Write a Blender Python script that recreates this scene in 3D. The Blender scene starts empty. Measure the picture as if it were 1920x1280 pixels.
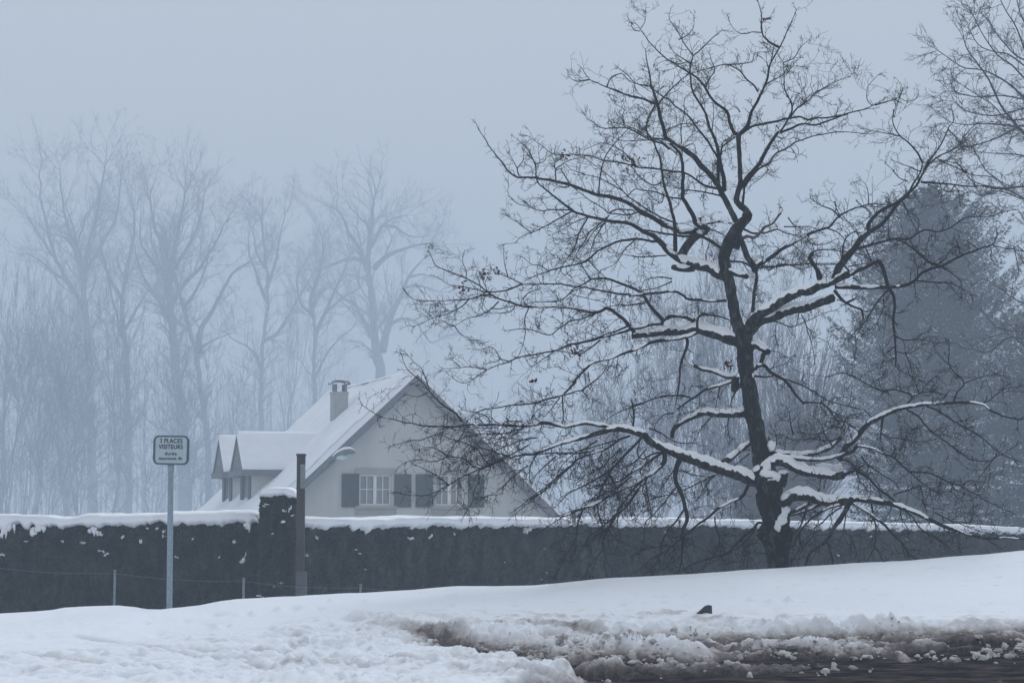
import bpy, math, random
import numpy as np
from mathutils import Vector, Matrix

# ------------------------------------------------------------------ camera, world, sun
SC = bpy.context.scene
COL = SC.collection
F = 3733.0                      # focal length in photograph pixels (70 mm)
CAMZ = 1.7
PITCH = math.atan(340.0 / F)
cam_d = bpy.data.cameras.new('camera')
cam = bpy.data.objects.new('camera', cam_d)
COL.objects.link(cam)
cam_d.sensor_width = 36.0
cam_d.lens = 70.0
cam_d.clip_start = 0.1
cam_d.clip_end = 3000
cam.location = (0, 0, CAMZ)
cam.rotation_euler = (math.pi / 2 + PITCH, 0, 0)
SC.camera = cam
SC.render.resolution_x = 1024
SC.render.resolution_y = 682
SC.view_settings.view_transform = 'Standard'
SC.view_settings.look = 'None'
SC.view_settings.gamma = 1
SC.view_settings.exposure = 0.1
SC.cycles.volume_bounces = 3
SC.cycles.max_bounces = 8
SC.cycles.diffuse_bounces = 3
SC.cycles.use_denoising = True

SUN_EL, SUN_AZ = math.radians(38), math.radians(200)
W = bpy.data.worlds.new("World")
SC.world = W
W.use_nodes = True
nt = W.node_tree
nt.nodes.clear()
n_out = nt.nodes.new('ShaderNodeOutputWorld')
n_bg = nt.nodes.new('ShaderNodeBackground')
n_sky = nt.nodes.new('ShaderNodeTexSky')
n_sky.sky_type = 'NISHITA'
n_sky.sun_disc = False
n_sky.sun_elevation = SUN_EL
n_sky.sun_rotation = SUN_AZ
n_sky.dust_density = 4
n_sky.air_density = 1.5
n_mix = nt.nodes.new('ShaderNodeMix')
n_mix.data_type = 'RGBA'
n_mix.inputs[0].default_value = 0.94          # the overcast layer hides most of the clear sky
n_mix.inputs[7].default_value = (5.35, 5.6, 5.85, 1)
nt.links.new(n_sky.outputs[0], n_mix.inputs[6])
nt.links.new(n_mix.outputs[2], n_bg.inputs[0])
n_bg.inputs[1].default_value = 0.11
nt.links.new(n_bg.outputs[0], n_out.inputs[0])

sun_d = bpy.data.lights.new('sun', 'SUN')
sun_d.energy = 2.0
sun_d.angle = math.radians(25)
sun_d.color = (0.91, 0.95, 1.0)
sun = bpy.data.objects.new('sun', sun_d)
COL.objects.link(sun)
sun.rotation_euler = (math.pi / 2 - SUN_EL, 0, math.pi - SUN_AZ + math.pi)
HAZE_DENSITY = 0.0044

# ------------------------------------------------------------------ helpers
rng = np.random.default_rng(7)
R = random.Random(11)
CP, SP = math.cos(PITCH), math.sin(PITCH)


def P(px, py, Y):
    """world point seen at photograph pixel px,py, at world depth Y"""
    a, b = (px - 960) / F, -(py - 640) / F
    d = Vector((a, CP - b * SP, SP + b * CP))
    return Vector((0, 0, CAMZ)) + d * (Y / d.y)


def proj(p):
    x, y, z = p[0], p[1], p[2] - CAMZ
    dep = y * CP + z * SP
    up = -y * SP + z * CP
    return 960 + F * x / dep, 640 - F * up / dep


def lin(c):
    return tuple(((v / 255 + 0.055) / 1.055) ** 2.4 if v > 10 else v / 255 / 12.92 for v in c)


def mk(name, V, Fc, mat=None, parent=None, smooth=True):
    """V (n,3) array, Fc list of face arrays (all of one width each)"""
    me = bpy.data.meshes.new(name)
    V = np.asarray(V, dtype=np.float32).reshape(-1, 3)
    if isinstance(Fc, np.ndarray):
        Fc = [Fc]
    Fc = [np.asarray(f, dtype=np.int32) for f in Fc if len(f)]
    me.vertices.add(len(V))
    me.vertices.foreach_set('co', V.ravel())
    nl = sum(f.size for f in Fc)
    nf = sum(len(f) for f in Fc)
    me.loops.add(nl)
    me.loops.foreach_set('vertex_index', np.concatenate([f.ravel() for f in Fc]))
    me.polygons.add(nf)
    tot = np.concatenate([np.full(len(f), f.shape[1], dtype=np.int32) for f in Fc])
    start = np.concatenate([[0], np.cumsum(tot)[:-1]]).astype(np.int32)
    me.polygons.foreach_set('loop_start', start)
    me.polygons.foreach_set('loop_total', tot)
    me.polygons.foreach_set('use_smooth', np.full(nf, smooth))
    me.update(calc_edges=True)
    me.validate()
    if mat:
        me.materials.append(mat)
    o = bpy.data.objects.new(name, me)
    COL.objects.link(o)
    if parent:
        o.parent = parent
    return o


def thing(name, label, cat, loc=(0, 0, 0), group=None):
    """Empty at a thing's base; parts are given in world space and re-based"""
    o = bpy.data.objects.new(name, None)
    COL.objects.link(o)
    o.location = loc
    o.empty_display_size = 0.2
    tag(o, label, cat, group)
    return o


def tag(o, label=None, cat=None, group=None, kind=None):
    if label: o['label'] = label
    if cat: o['category'] = cat
    if group: o['group'] = group
    if kind: o['kind'] = kind
    return o


def own(child, parent):
    """parent keeping world coordinates (vertices are re-based on the parent's origin)"""
    child.parent = parent
    root = parent
    off = Vector((0, 0, 0))
    while root:
        off += root.location
        root = root.parent
    if child.type == 'MESH':
        if not child.data.get('based'):
            child.data.transform(Matrix.Translation(-off))
            child.data['based'] = 1
    else:
        child.location = Vector(child.location) - off
    return child


class Geo:
    """collects pieces and builds ONE mesh object"""
    def __init__(s):
        s.V, s.Q, s.T, s.n = [], [], [], 0

    def add(s, v, q=None, t=None):
        v = np.asarray(v, dtype=np.float64).reshape(-1, 3)
        if q is not None and len(q): s.Q.append(np.asarray(q, dtype=np.int64) + s.n)
        if t is not None and len(t): s.T.append(np.asarray(t, dtype=np.int64) + s.n)
        s.V.append(v)
        s.n += len(v)

    def hexa(s, p):
        """8 corners: 0-3 one face, 4-7 the opposite one"""
        s.add([tuple(q) for q in p], [(0, 3, 2, 1), (4, 5, 6, 7), (0, 1, 5, 4), (1, 2, 6, 5), (2, 3, 7, 6), (3, 0, 4, 7)])

    def box(s, c, size, rz=0.0, f=None):
        hx, hy, hz = size[0] / 2, size[1] / 2, size[2] / 2
        pts = []
        for z in (-hz, hz):
            for x, y in ((-hx, -hy), (hx, -hy), (hx, hy), (-hx, hy)):
                xr, yr = x * math.cos(rz) - y * math.sin(rz), x * math.sin(rz) + y * math.cos(rz)
                pts.append((c[0] + xr, c[1] + yr, c[2] + z))
        s.hexa(pts)

    def prism(s, poly, a, b, f):
        """polygon [(u,z)], extruded along the third axis from a to b; f(u,w,z)->point"""
        n = len(poly)
        v = [tuple(f(u, a, z)) for u, z in poly] + [tuple(f(u, b, z)) for u, z in poly]
        q = [(i, (i + 1) % n, (i + 1) % n + n, i + n) for i in range(n)]
        t = []
        for i in range(1, n - 1):
            t.append((0, i + 1, i)); t.append((n, n + i, n + i + 1))
        s.add(v, q, t)

    def tube(s, pts, rad, sides=6, noise=0.0, cap=True, squash=None):
        pts = np.asarray(pts, dtype=np.float64)
        n = len(pts)
        if n < 2: return
        rad = np.asarray(rad, dtype=np.float64)
        if rad.ndim == 0: rad = np.full(n, float(rad))
        tan = np.empty_like(pts)
        tan[1:-1] = pts[2:] - pts[:-2]
        tan[0] = pts[1] - pts[0]
        tan[-1] = pts[-1] - pts[-2]
        tan /= np.linalg.norm(tan, axis=1)[:, None] + 1e-12
        ref = np.array([0.0, 1.0, 0.0]) if abs(tan[0, 1]) < 0.9 else np.array([1.0, 0, 0])
        A = np.empty_like(pts)
        a = ref - tan[0] * np.dot(ref, tan[0])
        for i in range(n):
            a = a - tan[i] * np.dot(a, tan[i])
            l = math.sqrt(a[0] * a[0] + a[1] * a[1] + a[2] * a[2])
            a = a / l if l > 1e-9 else np.array([1.0, 0, 0])
            A[i] = a
        B = np.cross(tan, A)
        ang = np.arange(sides) * 2 * math.pi / sides
        ca, sa = np.cos(ang), np.sin(ang)
        rr = rad[:, None] * np.ones(sides)[None]
        if noise:
            p0 = pts[:, None, :] + (A[:, None, :] * ca[None, :, None] + B[:, None, :] * sa[None, :, None]) * rr[:, :, None]
            rr = rr * (1 + noise * fbm3(p0.reshape(-1, 3) * 9.0, 3).reshape(n, sides) + noise * 0.7 * fbm3(p0.reshape(-1, 3) * np.array([40., 40., 12.]), 2).reshape(n, sides))
        v = pts[:, None, :] + (A[:, None, :] * ca[None, :, None] + B[:, None, :] * sa[None, :, None]) * rr[:, :, None]
        v = v.reshape(-1, 3)
        i = np.arange(n - 1)[:, None] * sides
        j = np.arange(sides)[None]
        k = (j + 1) % sides
        q = np.stack([i + j, i + k, i + sides + k, i + sides + j], -1).reshape(-1, 4)
        t = None
        if cap:
            v = np.vstack([v, pts[-1] + tan[-1] * rad[-1] * 0.6, pts[0]])
            e = (n - 1) * sides
            t = [(e + a_, e + (a_ + 1) % sides, n * sides) for a_ in range(sides)]
            t += [((a_ + 1) % sides, a_, n * sides + 1) for a_ in range(sides)]
        s.add(v, q, t)

    def blob(s, c, r, seg=8, ring=6, noise=0.25, seed=0):
        th = np.linspace(0, math.pi, ring + 1)
        ph = np.arange(seg) * 2 * math.pi / seg
        d = np.stack([np.outer(np.sin(th), np.cos(ph)), np.outer(np.sin(th), np.sin(ph)), np.outer(np.cos(th), np.ones(seg))], -1)
        k = 1 + noise * fbm3((d * 1.4 + seed * 7.3).reshape(-1, 3), 2).reshape(ring + 1, seg)
        k[0] = k[0].mean(); k[-1] = k[-1].mean()
        v = np.asarray(c) + d * np.asarray(r) * k[:, :, None]
        i = np.arange(ring)[:, None] * seg
        j = np.arange(seg)[None]
        q = np.stack([i + j, i + seg + j, i + seg + (j + 1) % seg, i + (j + 1) % seg], -1).reshape(-1, 4)
        s.add(v.reshape(-1, 3), q)

    def build(s, name, mat, parent=None, smooth=True):
        V = np.vstack(s.V)
        Fc = []
        if s.Q: Fc.append(np.vstack(s.Q))
        if s.T: Fc.append(np.vstack(s.T))
        o = mk(name, V, Fc, mat, None, smooth)
        if parent: own(o, parent)
        return o


# value/gradient noise in numpy
_perm = rng.permutation(512).astype(np.int64)
_perm = np.concatenate([_perm, _perm, _perm])
_g = rng.normal(size=(512, 3)); _g /= np.linalg.norm(_g, axis=1)[:, None]


def noise3(p):
    p = np.asarray(p, dtype=np.float64)
    i = np.floor(p).astype(np.int64)
    f = p - i
    i &= 511
    u = f * f * f * (f * (f * 6 - 15) + 10)
    out = 0
    for dx in (0, 1):
        wx = u[:, 0] if dx else 1 - u[:, 0]
        for dy in (0, 1):
            wy = u[:, 1] if dy else 1 - u[:, 1]
            for dz in (0, 1):
                wz = u[:, 2] if dz else 1 - u[:, 2]
                h = _perm[_perm[_perm[(i[:, 0] + dx) & 511] + ((i[:, 1] + dy) & 511)] + ((i[:, 2] + dz) & 511)] & 511
                g = _g[h]
                dot = g[:, 0] * (f[:, 0] - dx) + g[:, 1] * (f[:, 1] - dy) + g[:, 2] * (f[:, 2] - dz)
                out = out + wx * wy * wz * dot
    return out * 1.6


def fbm3(p, octv=4, gain=0.5):
    p = np.asarray(p, dtype=np.float64)
    a, s = 1.0, 0
    for o in range(octv):
        s = s + a * noise3(p + o * 17.13)
        p = p * 2.03
        a *= gain
    return s


def n2(x, y, fx, fy, octv=3, off=0.0, gain=0.5):
    sh = x.shape
    return fbm3(np.stack([x.ravel() * fx, y.ravel() * fy, np.full(x.size, off)], -1), octv, gain).reshape(sh)


def sstep(a, b, x):
    t = np.clip((x - a) / (b - a), 0, 1)
    return t * t * (3 - 2 * t)


# ------------------------------------------------------------------ materials
def pmat(name, col, rough=0.8, col2=None, scale=5.0, bump=0.0, bscale=None, stretch=(1, 1, 1), thr=(0.4, 0.65), spec=0.3, extra=None, metal=0.0):
    m = bpy.data.materials.new(name)
    m.use_nodes = True
    t = m.node_tree
    b = t.nodes['Principled BSDF']
    b.inputs['Roughness'].default_value = rough
    b.inputs['Specular IOR Level'].default_value = spec
    b.inputs['Metallic'].default_value = metal
    b.inputs['Base Color'].default_value = (*col, 1)
    tc = t.nodes.new('ShaderNodeTexCoord')
    mp = t.nodes.new('ShaderNodeMapping')
    mp.inputs['Scale'].default_value = stretch
    t.links.new(tc.outputs['Object'], mp.inputs[0])
    if col2:
        nz = t.nodes.new('ShaderNodeTexNoise')
        nz.inputs['Scale'].default_value = scale
        nz.inputs['Detail'].default_value = 6
        nz.inputs['Roughness'].default_value = 0.65
        t.links.new(mp.outputs[0], nz.inputs[0])
        rp = t.nodes.new('ShaderNodeValToRGB')
        rp.color_ramp.elements[0].position = thr[0]
        rp.color_ramp.elements[1].position = thr[1]
        rp.color_ramp.elements[0].color = (*col, 1)
        rp.color_ramp.elements[1].color = (*col2, 1)
        t.links.new(nz.outputs[0], rp.inputs[0])
        t.links.new(rp.outputs[0], b.inputs['Base Color'])
    if bump:
        nb = t.nodes.new('ShaderNodeTexNoise')
        nb.inputs['Scale'].default_value = bscale or scale * 4
        nb.inputs['Detail'].default_value = 5
        t.links.new(mp.outputs[0], nb.inputs[0])
        bp = t.nodes.new('ShaderNodeBump')
        bp.inputs['Strength'].default_value = bump
        bp.inputs['Distance'].default_value = 0.02
        t.links.new(nb.outputs[0], bp.inputs['Height'])
        t.links.new(bp.outputs[0], b.inputs['Normal'])
    return m


SNOWC = (0.79, 0.825, 0.885)
M_snow = pmat('fresh_snow', SNOWC, 0.7, (0.84, 0.86, 0.89), 3, 0.25, 60)
M_bark = pmat('wet_bark', (0.007, 0.008, 0.008), 0.85, (0.085, 0.088, 0.085), 17, 1.0, 50, (1, 1, 0.45), (0.50, 0.72), spec=.15)
M_twig = pmat('twig_bark', (0.009, 0.009, 0.011), 0.9, (0.022, 0.018, 0.020), 8, spec=.1)
M_pale = pmat('broken_wood', (0.07, 0.045, 0.04), 0.8, (0.12, 0.085, 0.075), 20)
M_leaf = pmat('withered_leaf', (0.045, 0.016, 0.014), 0.9, (0.10, 0.032, 0.024), 20, spec=.05)
M_far = pmat('haze_paled_bark', (0.22, 0.225, 0.24), 0.9, (0.28, 0.28, 0.30), 2)  # bark lightened: part of the fog's fading is put into the colour
M_fartwig = pmat('haze_paled_twigs', (0.32, 0.325, 0.35), 0.9, (0.39, 0.39, 0.42), 3)  # paler still, fog fade painted into the twig colour
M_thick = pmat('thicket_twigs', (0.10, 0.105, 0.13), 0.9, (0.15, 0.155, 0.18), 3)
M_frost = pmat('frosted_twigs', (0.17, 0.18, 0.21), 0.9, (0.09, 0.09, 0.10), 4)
M_spruce = pmat('spruce_needles', (0.018, 0.028, 0.024), 0.9, (0.04, 0.05, 0.045), 3)
M_hedge = pmat('hedge_foliage', (0.014, 0.024, 0.024), 0.9, (0.075, 0.078, 0.072), 5, 0.8, 40, (1, 1, .5), (.42, .72))
M_wall = pmat('rendered_wall', (0.42, 0.43, 0.42), 0.9, (0.55, 0.55, 0.535), 0.7, 0.1, 80, (1, 1, .5), (.3, .7))
M_stone = pmat('sandstone_trim', (0.30, 0.30, 0.28), 0.9, (0.36, 0.35, 0.33), 3)
M_trim = pmat('grey_timber', (0.13, 0.135, 0.145), 0.8, (0.18, 0.18, 0.19), 3, stretch=(1, 1, 4))
M_tile = pmat('roof_tile', (0.10, 0.085, 0.08), 0.8, (0.14, 0.12, 0.11), 8)
M_shut = pmat('green_shutter', (0.040, 0.055, 0.053), 0.6, (0.052, 0.068, 0.066), 6)
M_white = pmat('white_paint', (0.72, 0.72, 0.70), 0.5)
M_curt = pmat('net_curtain', (0.20, 0.22, 0.23), 0.4, (0.34, 0.35, 0.36), 9, stretch=(6, 6, 0.4))
M_post = pmat('weathered_post', (0.035, 0.035, 0.038), 0.7, (0.06, 0.058, 0.06), 12, 0.3, stretch=(1, 1, .2))
M_fpost = pmat('dull_fence_steel', (0.14, 0.18, 0.20), 0.6, (0.20, 0.24, 0.27), 30)
M_galv = pmat('galvanised_steel', (0.15, 0.22, 0.26), 0.5, (0.28, 0.36, 0.42), 45, 0.1, spec=0.5, thr=(.35, .7))
M_lampm = pmat('lamp_housing', (0.16, 0.20, 0.22), 0.5, (0.22, 0.26, 0.28), 10)
M_glass = pmat('lamp_lens', (0.45, 0.55, 0.60), 0.15, spec=0.6)
M_signp = pmat('sign_plate', (0.36, 0.44, 0.48), 0.5, (0.40, 0.48, 0.52), 12)
M_signe = pmat('sign_edge', (0.075, 0.11, 0.15), 0.6)
M_ink = pmat('sign_ink', (0.004, 0.005, 0.008), 0.8, spec=.1)
M_rock = pmat('dark_stone', (0.035, 0.045, 0.05), 0.8, (0.06, 0.07, 0.075), 30, 0.5)
M_road = pmat('wet_asphalt', (0.016, 0.013, 0.015), 0.6, (0.12, 0.10, 0.095), 7, 0.9, 45, (0.5, 1.5, 1), (0.44, 0.74), spec=0.0)


def ground_mat():
    m = bpy.data.materials.new('snow_ground')
    m.use_nodes = True
    t = m.node_tree
    b = t.nodes['Principled BSDF']
    b.inputs['Roughness'].default_value = 0.8
    b.inputs['Specular IOR Level'].default_value = 0.02
    at = t.nodes.new('ShaderNodeAttribute')
    at.attribute_name = 'dirt'
    tc = t.nodes.new('ShaderNodeTexCoord')
    nz = t.nodes.new('ShaderNodeTexNoise')
    nz.inputs['Scale'].default_value = 28
    nz.inputs['Detail'].default_value = 6
    nz.inputs['Roughness'].default_value = 0.7
    t.links.new(tc.outputs['Object'], nz.inputs[0])
    ma = t.nodes.new('ShaderNodeMath'); ma.operation = 'MULTIPLY_ADD'
    ma.inputs[1].default_value = 0.7
    ma.inputs[2].default_value = -0.35
    t.links.new(nz.outputs[0], ma.inputs[0])
    mul = t.nodes.new('ShaderNodeMath'); mul.operation = 'MULTIPLY'
    sc2 = t.nodes.new('ShaderNodeMath'); sc2.operation = 'MULTIPLY'; sc2.inputs[1].default_value = 3.0; sc2.use_clamp = True
    t.links.new(at.outputs['Fac'], sc2.inputs[0])
    t.links.new(sc2.outputs[0], mul.inputs[0])
    t.links.new(ma.outputs[0], mul.inputs[1])
    ad = t.nodes.new('ShaderNodeMath'); ad.operation = 'ADD'; ad.use_clamp = True
    t.links.new(at.outputs['Fac'], ad.inputs[0])
    t.links.new(mul.outputs[0], ad.inputs[1])
    rp = t.nodes.new('ShaderNodeValToRGB')
    e = rp.color_ramp.elements
    e[0].position = 0.0; e[0].color = (*SNOWC, 1)
    e[1].position = 1.0; e[1].color = (0.035, 0.030, 0.032, 1)
    k = e.new(0.30); k.color = (0.50, 0.485, 0.49, 1)
    k = e.new(0.62); k.color = (0.17, 0.150, 0.145, 1)
    t.links.new(ad.outputs[0], rp.inputs[0])
    t.links.new(rp.outputs[0], b.inputs['Base Color'])
    nb = t.nodes.new('ShaderNodeTexNoise')
    nb.inputs['Scale'].default_value = 45
    nb.inputs['Detail'].default_value = 6
    t.links.new(tc.outputs['Object'], nb.inputs[0])
    bp = t.nodes.new('ShaderNodeBump')
    bp.inputs['Strength'].default_value = 0.3
    bp.inputs['Distance'].default_value = 0.015
    t.links.new(nb.outputs[0], bp.inputs['Height'])
    t.links.new(bp.outputs[0], b.inputs['Normal'])
    return m


M_ground = ground_mat()

# ------------------------------------------------------------------ ground
CR_X = [-400, 0, 110, 130, 200, 232, 262, 285, 310, 335, 380, 420, 450, 560, 640, 780, 860, 930, 1000, 1060, 1140, 1290, 1440, 1600, 1700, 1840, 1920, 2300]
CR_Y = [1178, 1160, 1151, 1147, 1143.5, 1142.5, 1146, 1151, 1151.5, 1148.5, 1144, 1136, 1131, 1125.5, 1120, 1113, 1105, 1104.5, 1103, 1096, 1088, 1081, 1069, 1059, 1053, 1041, 1033, 990]
YC = 21.0
YB = 13.0


def crest_row(c):
    return np.interp(c, CR_X, CR_Y)


def zrow(row, y):
    """height of the point at depth y seen on photograph row (near the middle columns)"""
    b = -(row - 640) / F
    return CAMZ + y * (SP + b * CP) / (CP - b * SP)


def base(x, y):
    x = np.asarray(x, dtype=float); y = np.asarray(y, dtype=float)
    yy = np.clip(y, 6, None)
    col = 960 + F * x / np.clip(yy, YB, YC) * 0.996
    z21 = zrow(crest_row(col), YC)
    z13 = zrow(1302.0, YB) + 0 * x
    t = (yy - YB) / (YC - YB)
    z = z13 + (z21 - z13) * t
    # before the frame: gentle fall to the camera
    z = np.where(y < YB, z13 * (0.35 + 0.65 * np.clip(y / YB, -1, 1)), z)
    # past the crest: falls away to the garden level
    g = -0.45
    d = np.clip(y - YC, 0, None)
    fall = np.minimum(0.28 * d + 0.0 * d, 99)
    zb = z21 - (np.sqrt(fall * fall + 0.02 ** 2) - 0.02)
    zb = np.maximum(zb, g + 0.03 * (zb - g))
    z = np.where(y > YC, zb, z)
    return z


def axis(a, b, step, lo, hi, grow=1.22):
    xs = list(np.arange(a, b + step / 2, step))
    s, v = step, xs[-1]
    while v < hi:
        s *= grow; v += s; xs.append(min(v, hi))
    s, v, pre = step, a, []
    while v > lo:
        s *= grow; v -= s; pre.append(max(v, lo))
    return np.array(pre[::-1] + xs)


gx = axis(-5.9, 5.9, 0.0155, -300, 300)
gy = axis(12.9, 21.6, 0.021, -30, 372)
GX, GY = np.meshgrid(gx, gy)
ZB = base(GX, GY)
fine = (np.abs(GX) < 7.5) & (GY > 11) & (GY < 25)
fx, fy, fz = GX[fine], GY[fine], ZB[fine]
dep = fy * CP + (fz - CAMZ) * SP
colp = 960 + F * fx / dep
rowp = 640 - F * (-fy * SP + (fz - CAMZ) * CP) / dep

# thickness of the snow over the road and verge, in metres
big = n2(fx, fy, 0.55, 0.55, 3, 3.1)
mid = n2(fx, fy, 2.2, 1.6, 3, 9.7)
fin = n2(fx, fy, 9.0, 6.0, 3, 5.5)
cl1 = 1 - np.abs(n2(fx, fy, 4.2, 3.0, 1, 21.0)) * 1.9
cl2 = 1 - np.abs(n2(fx, fy, 10.0, 7.0, 2, 41.0)) * 1.9
lump = n2(fx, fy, 6.0, 4.2, 1, 77.0)
lump2 = n2(fx, fy, 13.0, 9.0, 2, 87.0)

# rows: where the churned snow begins and where bare road begins, by column
churn_top = np.interp(colp, [-300, 0, 300, 600, 800, 1000, 1200, 1500, 1700, 1920, 2300], [1280, 1245, 1215, 1172, 1160, 1158, 1160, 1165, 1172, 1176, 1182]) + 10 * big
slush_top = np.interp(colp, [-300, 500, 620, 760, 900, 1100, 1300, 1500, 1700, 1920, 2300], [1500, 1400, 1290, 1215, 1206, 1198, 1190, 1192, 1190, 1184, 1178]) + 7 * mid + 4 * fin
bare_top = np.interp(colp, [-300, 600, 900, 1000, 1200, 1400, 1500, 1600, 1700, 1920, 2300], [1600, 1500, 1340, 1285, 1272, 1266, 1256, 1240, 1228, 1214, 1205]) + 6 * mid
churn = sstep(0, 22, rowp - churn_top)
slush = sstep(-3, 14, rowp - slush_top)
white_fore = 9 * lump + np.interp(colp, [-300, 640, 760, 850, 930, 1010, 1090, 1150, 1200, 2300], [1190, 1204, 1224, 1238, 1250, 1262, 1276, 1290, 1330, 1900]) + 5 * mid + 4 * fin
slush = slush * (1 - sstep(-2, 9, rowp - white_fore) * (1 - 0.25 * np.clip(fin, 0, 1)))
bare = sstep(-6, 10, rowp - bare_top)

# wheel ruts: two long dark grooves that run to the right
rut = np.zeros_like(fx)
for pts, wd, dp in (([(640, 1192), (760, 1205), (880, 1222), (960, 1240), (1060, 1256), (1200, 1250), (1400, 1246), (1600, 1240), (1950, 1236)], 8.5, 1.15),
                    ([(600, 1186), (700, 1184), (900, 1190), (1050, 1199), (1200, 1213), (1400, 1215), (1650, 1214), (1950, 1212)], 4.5, 0.8),
                    ([(840, 1216), (1000, 1226), (1200, 1222), (1400, 1230), (1650, 1228), (1950, 1222)], 4.0, 0.8),
                    ([(980, 1262), (1100, 1274), (1300, 1272), (1600, 1268), (2000, 1262)], 6.0, 0.9)):
    pr = np.interp(colp, [p[0] for p in pts], [p[1] for p in pts]) + 3.0 * mid + 2.0 * lump
    fade = sstep(pts[0][0] - 30, pts[0][0] + 130, colp)
    rut = np.maximum(rut, dp * fade * np.exp(-((rowp - pr) / wd) ** 2))
# faint old tracks across the left snow
old = np.zeros_like(fx)
for pts, wd in (([(130, 1212), (250, 1232), (400, 1262), (520, 1290)], 3.5), ([(0, 1250), (200, 1270), (330, 1290)], 3.5), ([(420, 1262), (560, 1271), (700, 1284)], 2.8), ([(640, 1186), (690, 1186), (830, 1183)], 2.4), ([(330, 1240), (500, 1255), (700, 1262), (860, 1275)], 2.5)):
    pr = np.interp(colp, [p[0] for p in pts], [p[1] for p in pts]) + 3 * mid
    fade = sstep(pts[0][0] - 10, pts[0][0] + 40, colp) * (1 - sstep(pts[-1][0] - 40, pts[-1][0] + 20, colp))
    old = np.maximum(old, fade * np.exp(-((rowp - pr) / wd) ** 2))

crust = 1 - np.abs(n2(fx, fy, 7.0, 4.0, 2, 401.0)) * 2.0
T = 0.10 + 0.014 * big + sstep(1150, 1200, rowp) * (0.007 * mid + 0.006 * np.clip(crust, 0, 1) + 0.004 * fin)
T = T + churn * (0.020 * mid + 0.012 * fin + 0.008 * np.clip(cl1, 0, 1))
wx_ = fx + 0.10 * n2(fx, fy, 5, 5, 2, 131.0); wy_ = fy + 0.16 * n2(fx, fy, 5, 5, 2, 171.0)
b1 = 1 - np.abs(n2(wx_, wy_, 3.3, 2.2, 1, 201.0)) * 2.2
b2 = 1 - np.abs(n2(wx_, wy_, 8.5, 6.0, 1, 241.0)) * 2.0
b3 = 1 - np.abs(n2(wx_, wy_, 19.0, 14.0, 1, 281.0)) * 2.0
env = np.clip(0.55 + 0.9 * n2(fx, fy, 1.1, 1.6, 2, 311.0), 0.05, 1.25)
clod = env * (np.clip(b1, 0, 1) ** 1.4 * 0.050 + np.clip(b2, 0, 1) ** 1.1 * 0.045 + np.clip(b3, 0, 1) * 0.026)
chop = sstep(1185, 1235, rowp) * sstep(430, 700, colp + 60 * mid) + 0.45 * churn + 0.13 * sstep(1200, 1250, rowp)
T = T + np.clip(chop, 0, 1.1) * (1 - slush) * (np.clip(b1, 0, 1) ** 1.3 * 0.026 + np.clip(b2, 0, 1) * 0.026 + np.clip(b3, 0, 1) * 0.012 - 0.012) * (0.5 + env)
T = T * (1 - slush) + slush * (0.028 + clod)
ridge = np.zeros_like(fx)
for pts, wd in (([(640, 1180), (800, 1190), (1000, 1197), (1200, 1206)], 5), ([(700, 1199), (900, 1210), (1050, 1219), (1200, 1231), (1340, 1241)], 6), ([(1130, 1196), (1300, 1203), (1450, 1200), (1700, 1197)], 5), ([(1420, 1222), (1520, 1222), (1640, 1232), (1720, 1240)], 4.5), ([(1200, 1224), (1350, 1226), (1420, 1232)], 4)):
    pr = np.interp(colp, [p[0] for p in pts], [p[1] for p in pts]) + 4 * mid + 2 * lump
    fade = sstep(pts[0][0] - 20, pts[0][0] + 50, colp) * (1 - sstep(pts[-1][0] - 40, pts[-1][0] + 40, colp))
    ridge = np.maximum(ridge, fade * np.exp(-((rowp - pr) / wd) ** 2))
T = T + ridge * (0.045 + 0.03 * np.clip(b2, 0, 1)) * (0.7 + 0.5 * mid)
bare = bare * (1 - 0.9 * ridge)
T = T - rut * (1 - .8 * ridge) * (0.12 + 0.02 * fin) * (0.4 + 0.6 * slush)
T = T - old * (0.030 + 0.02 * fin)
patch = np.clip(lump - 0.42, 0, 1) * 0.10 + np.clip(lump2 - 0.5, 0, 1) * 0.05 + np.clip(cl1 - 0.93, 0, 1) * 0.18
T = T * (1 - bare) + bare * (patch * 1.5 - 0.05 + 0.006 * fin)
# footprints and small bumps
for i in range(110):
    c0, r0 = R.uniform(250, 1500), R.uniform(1135, 1275)
    if r0 < crest_row(c0) + 18: continue
    s = R.uniform(5, 13)
    k = R.choice([-1, -1, 1]) * R.uniform(.015, .045)
    T = T + k * np.exp(-(((colp - c0) / s) ** 2 + ((rowp - r0) / (s * 0.33)) ** 2)) * (1 - bare)
for c0, r0, s, k in ((548, 1157, 13, -.06), (510, 1210, 14, -.045), (655, 1170, 9, -.02), (345, 1183, 9, -.02), (120, 1274, 12, -.05), (145, 1268, 6, -.04), (65, 1215, 9, .02), (515, 1206, 10, .05), (1225, 1163, 8, -.05), (1450, 1166, 12, -.02), (1820, 1168, 14, -.03)):
    T = T + k * np.exp(-(((colp - c0) / s) ** 2 + ((rowp - r0) / (s * 0.35)) ** 2))
fade_edge = sstep(11, 12.5, fy) * (1 - sstep(20.0, 20.9, fy))
T = T * fade_edge + (1 - fade_edge) * (0.10 - 0.1 * sstep(20.0, 20.9, fy) * 1.0 + 0.0)
T = T + 0.005 * mid * (1 - churn) * (1 - sstep(20.2, 21, fy))
dirt = slush * np.clip(0.98 - T * 7.0 + 0.30 * mid + 0.12 * lump2, 0.0, 0.97)
dirt = np.maximum(dirt, np.clip(rut * 1.15 - 0.15 + 0.25 * fin, 0, 1) * sstep(640, 860, colp + 80 * mid) * 0.95)
dirt = np.maximum(dirt, bare * np.clip(0.72 - T * 3.0 + 0.1 * mid, 0, 1))
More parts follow.
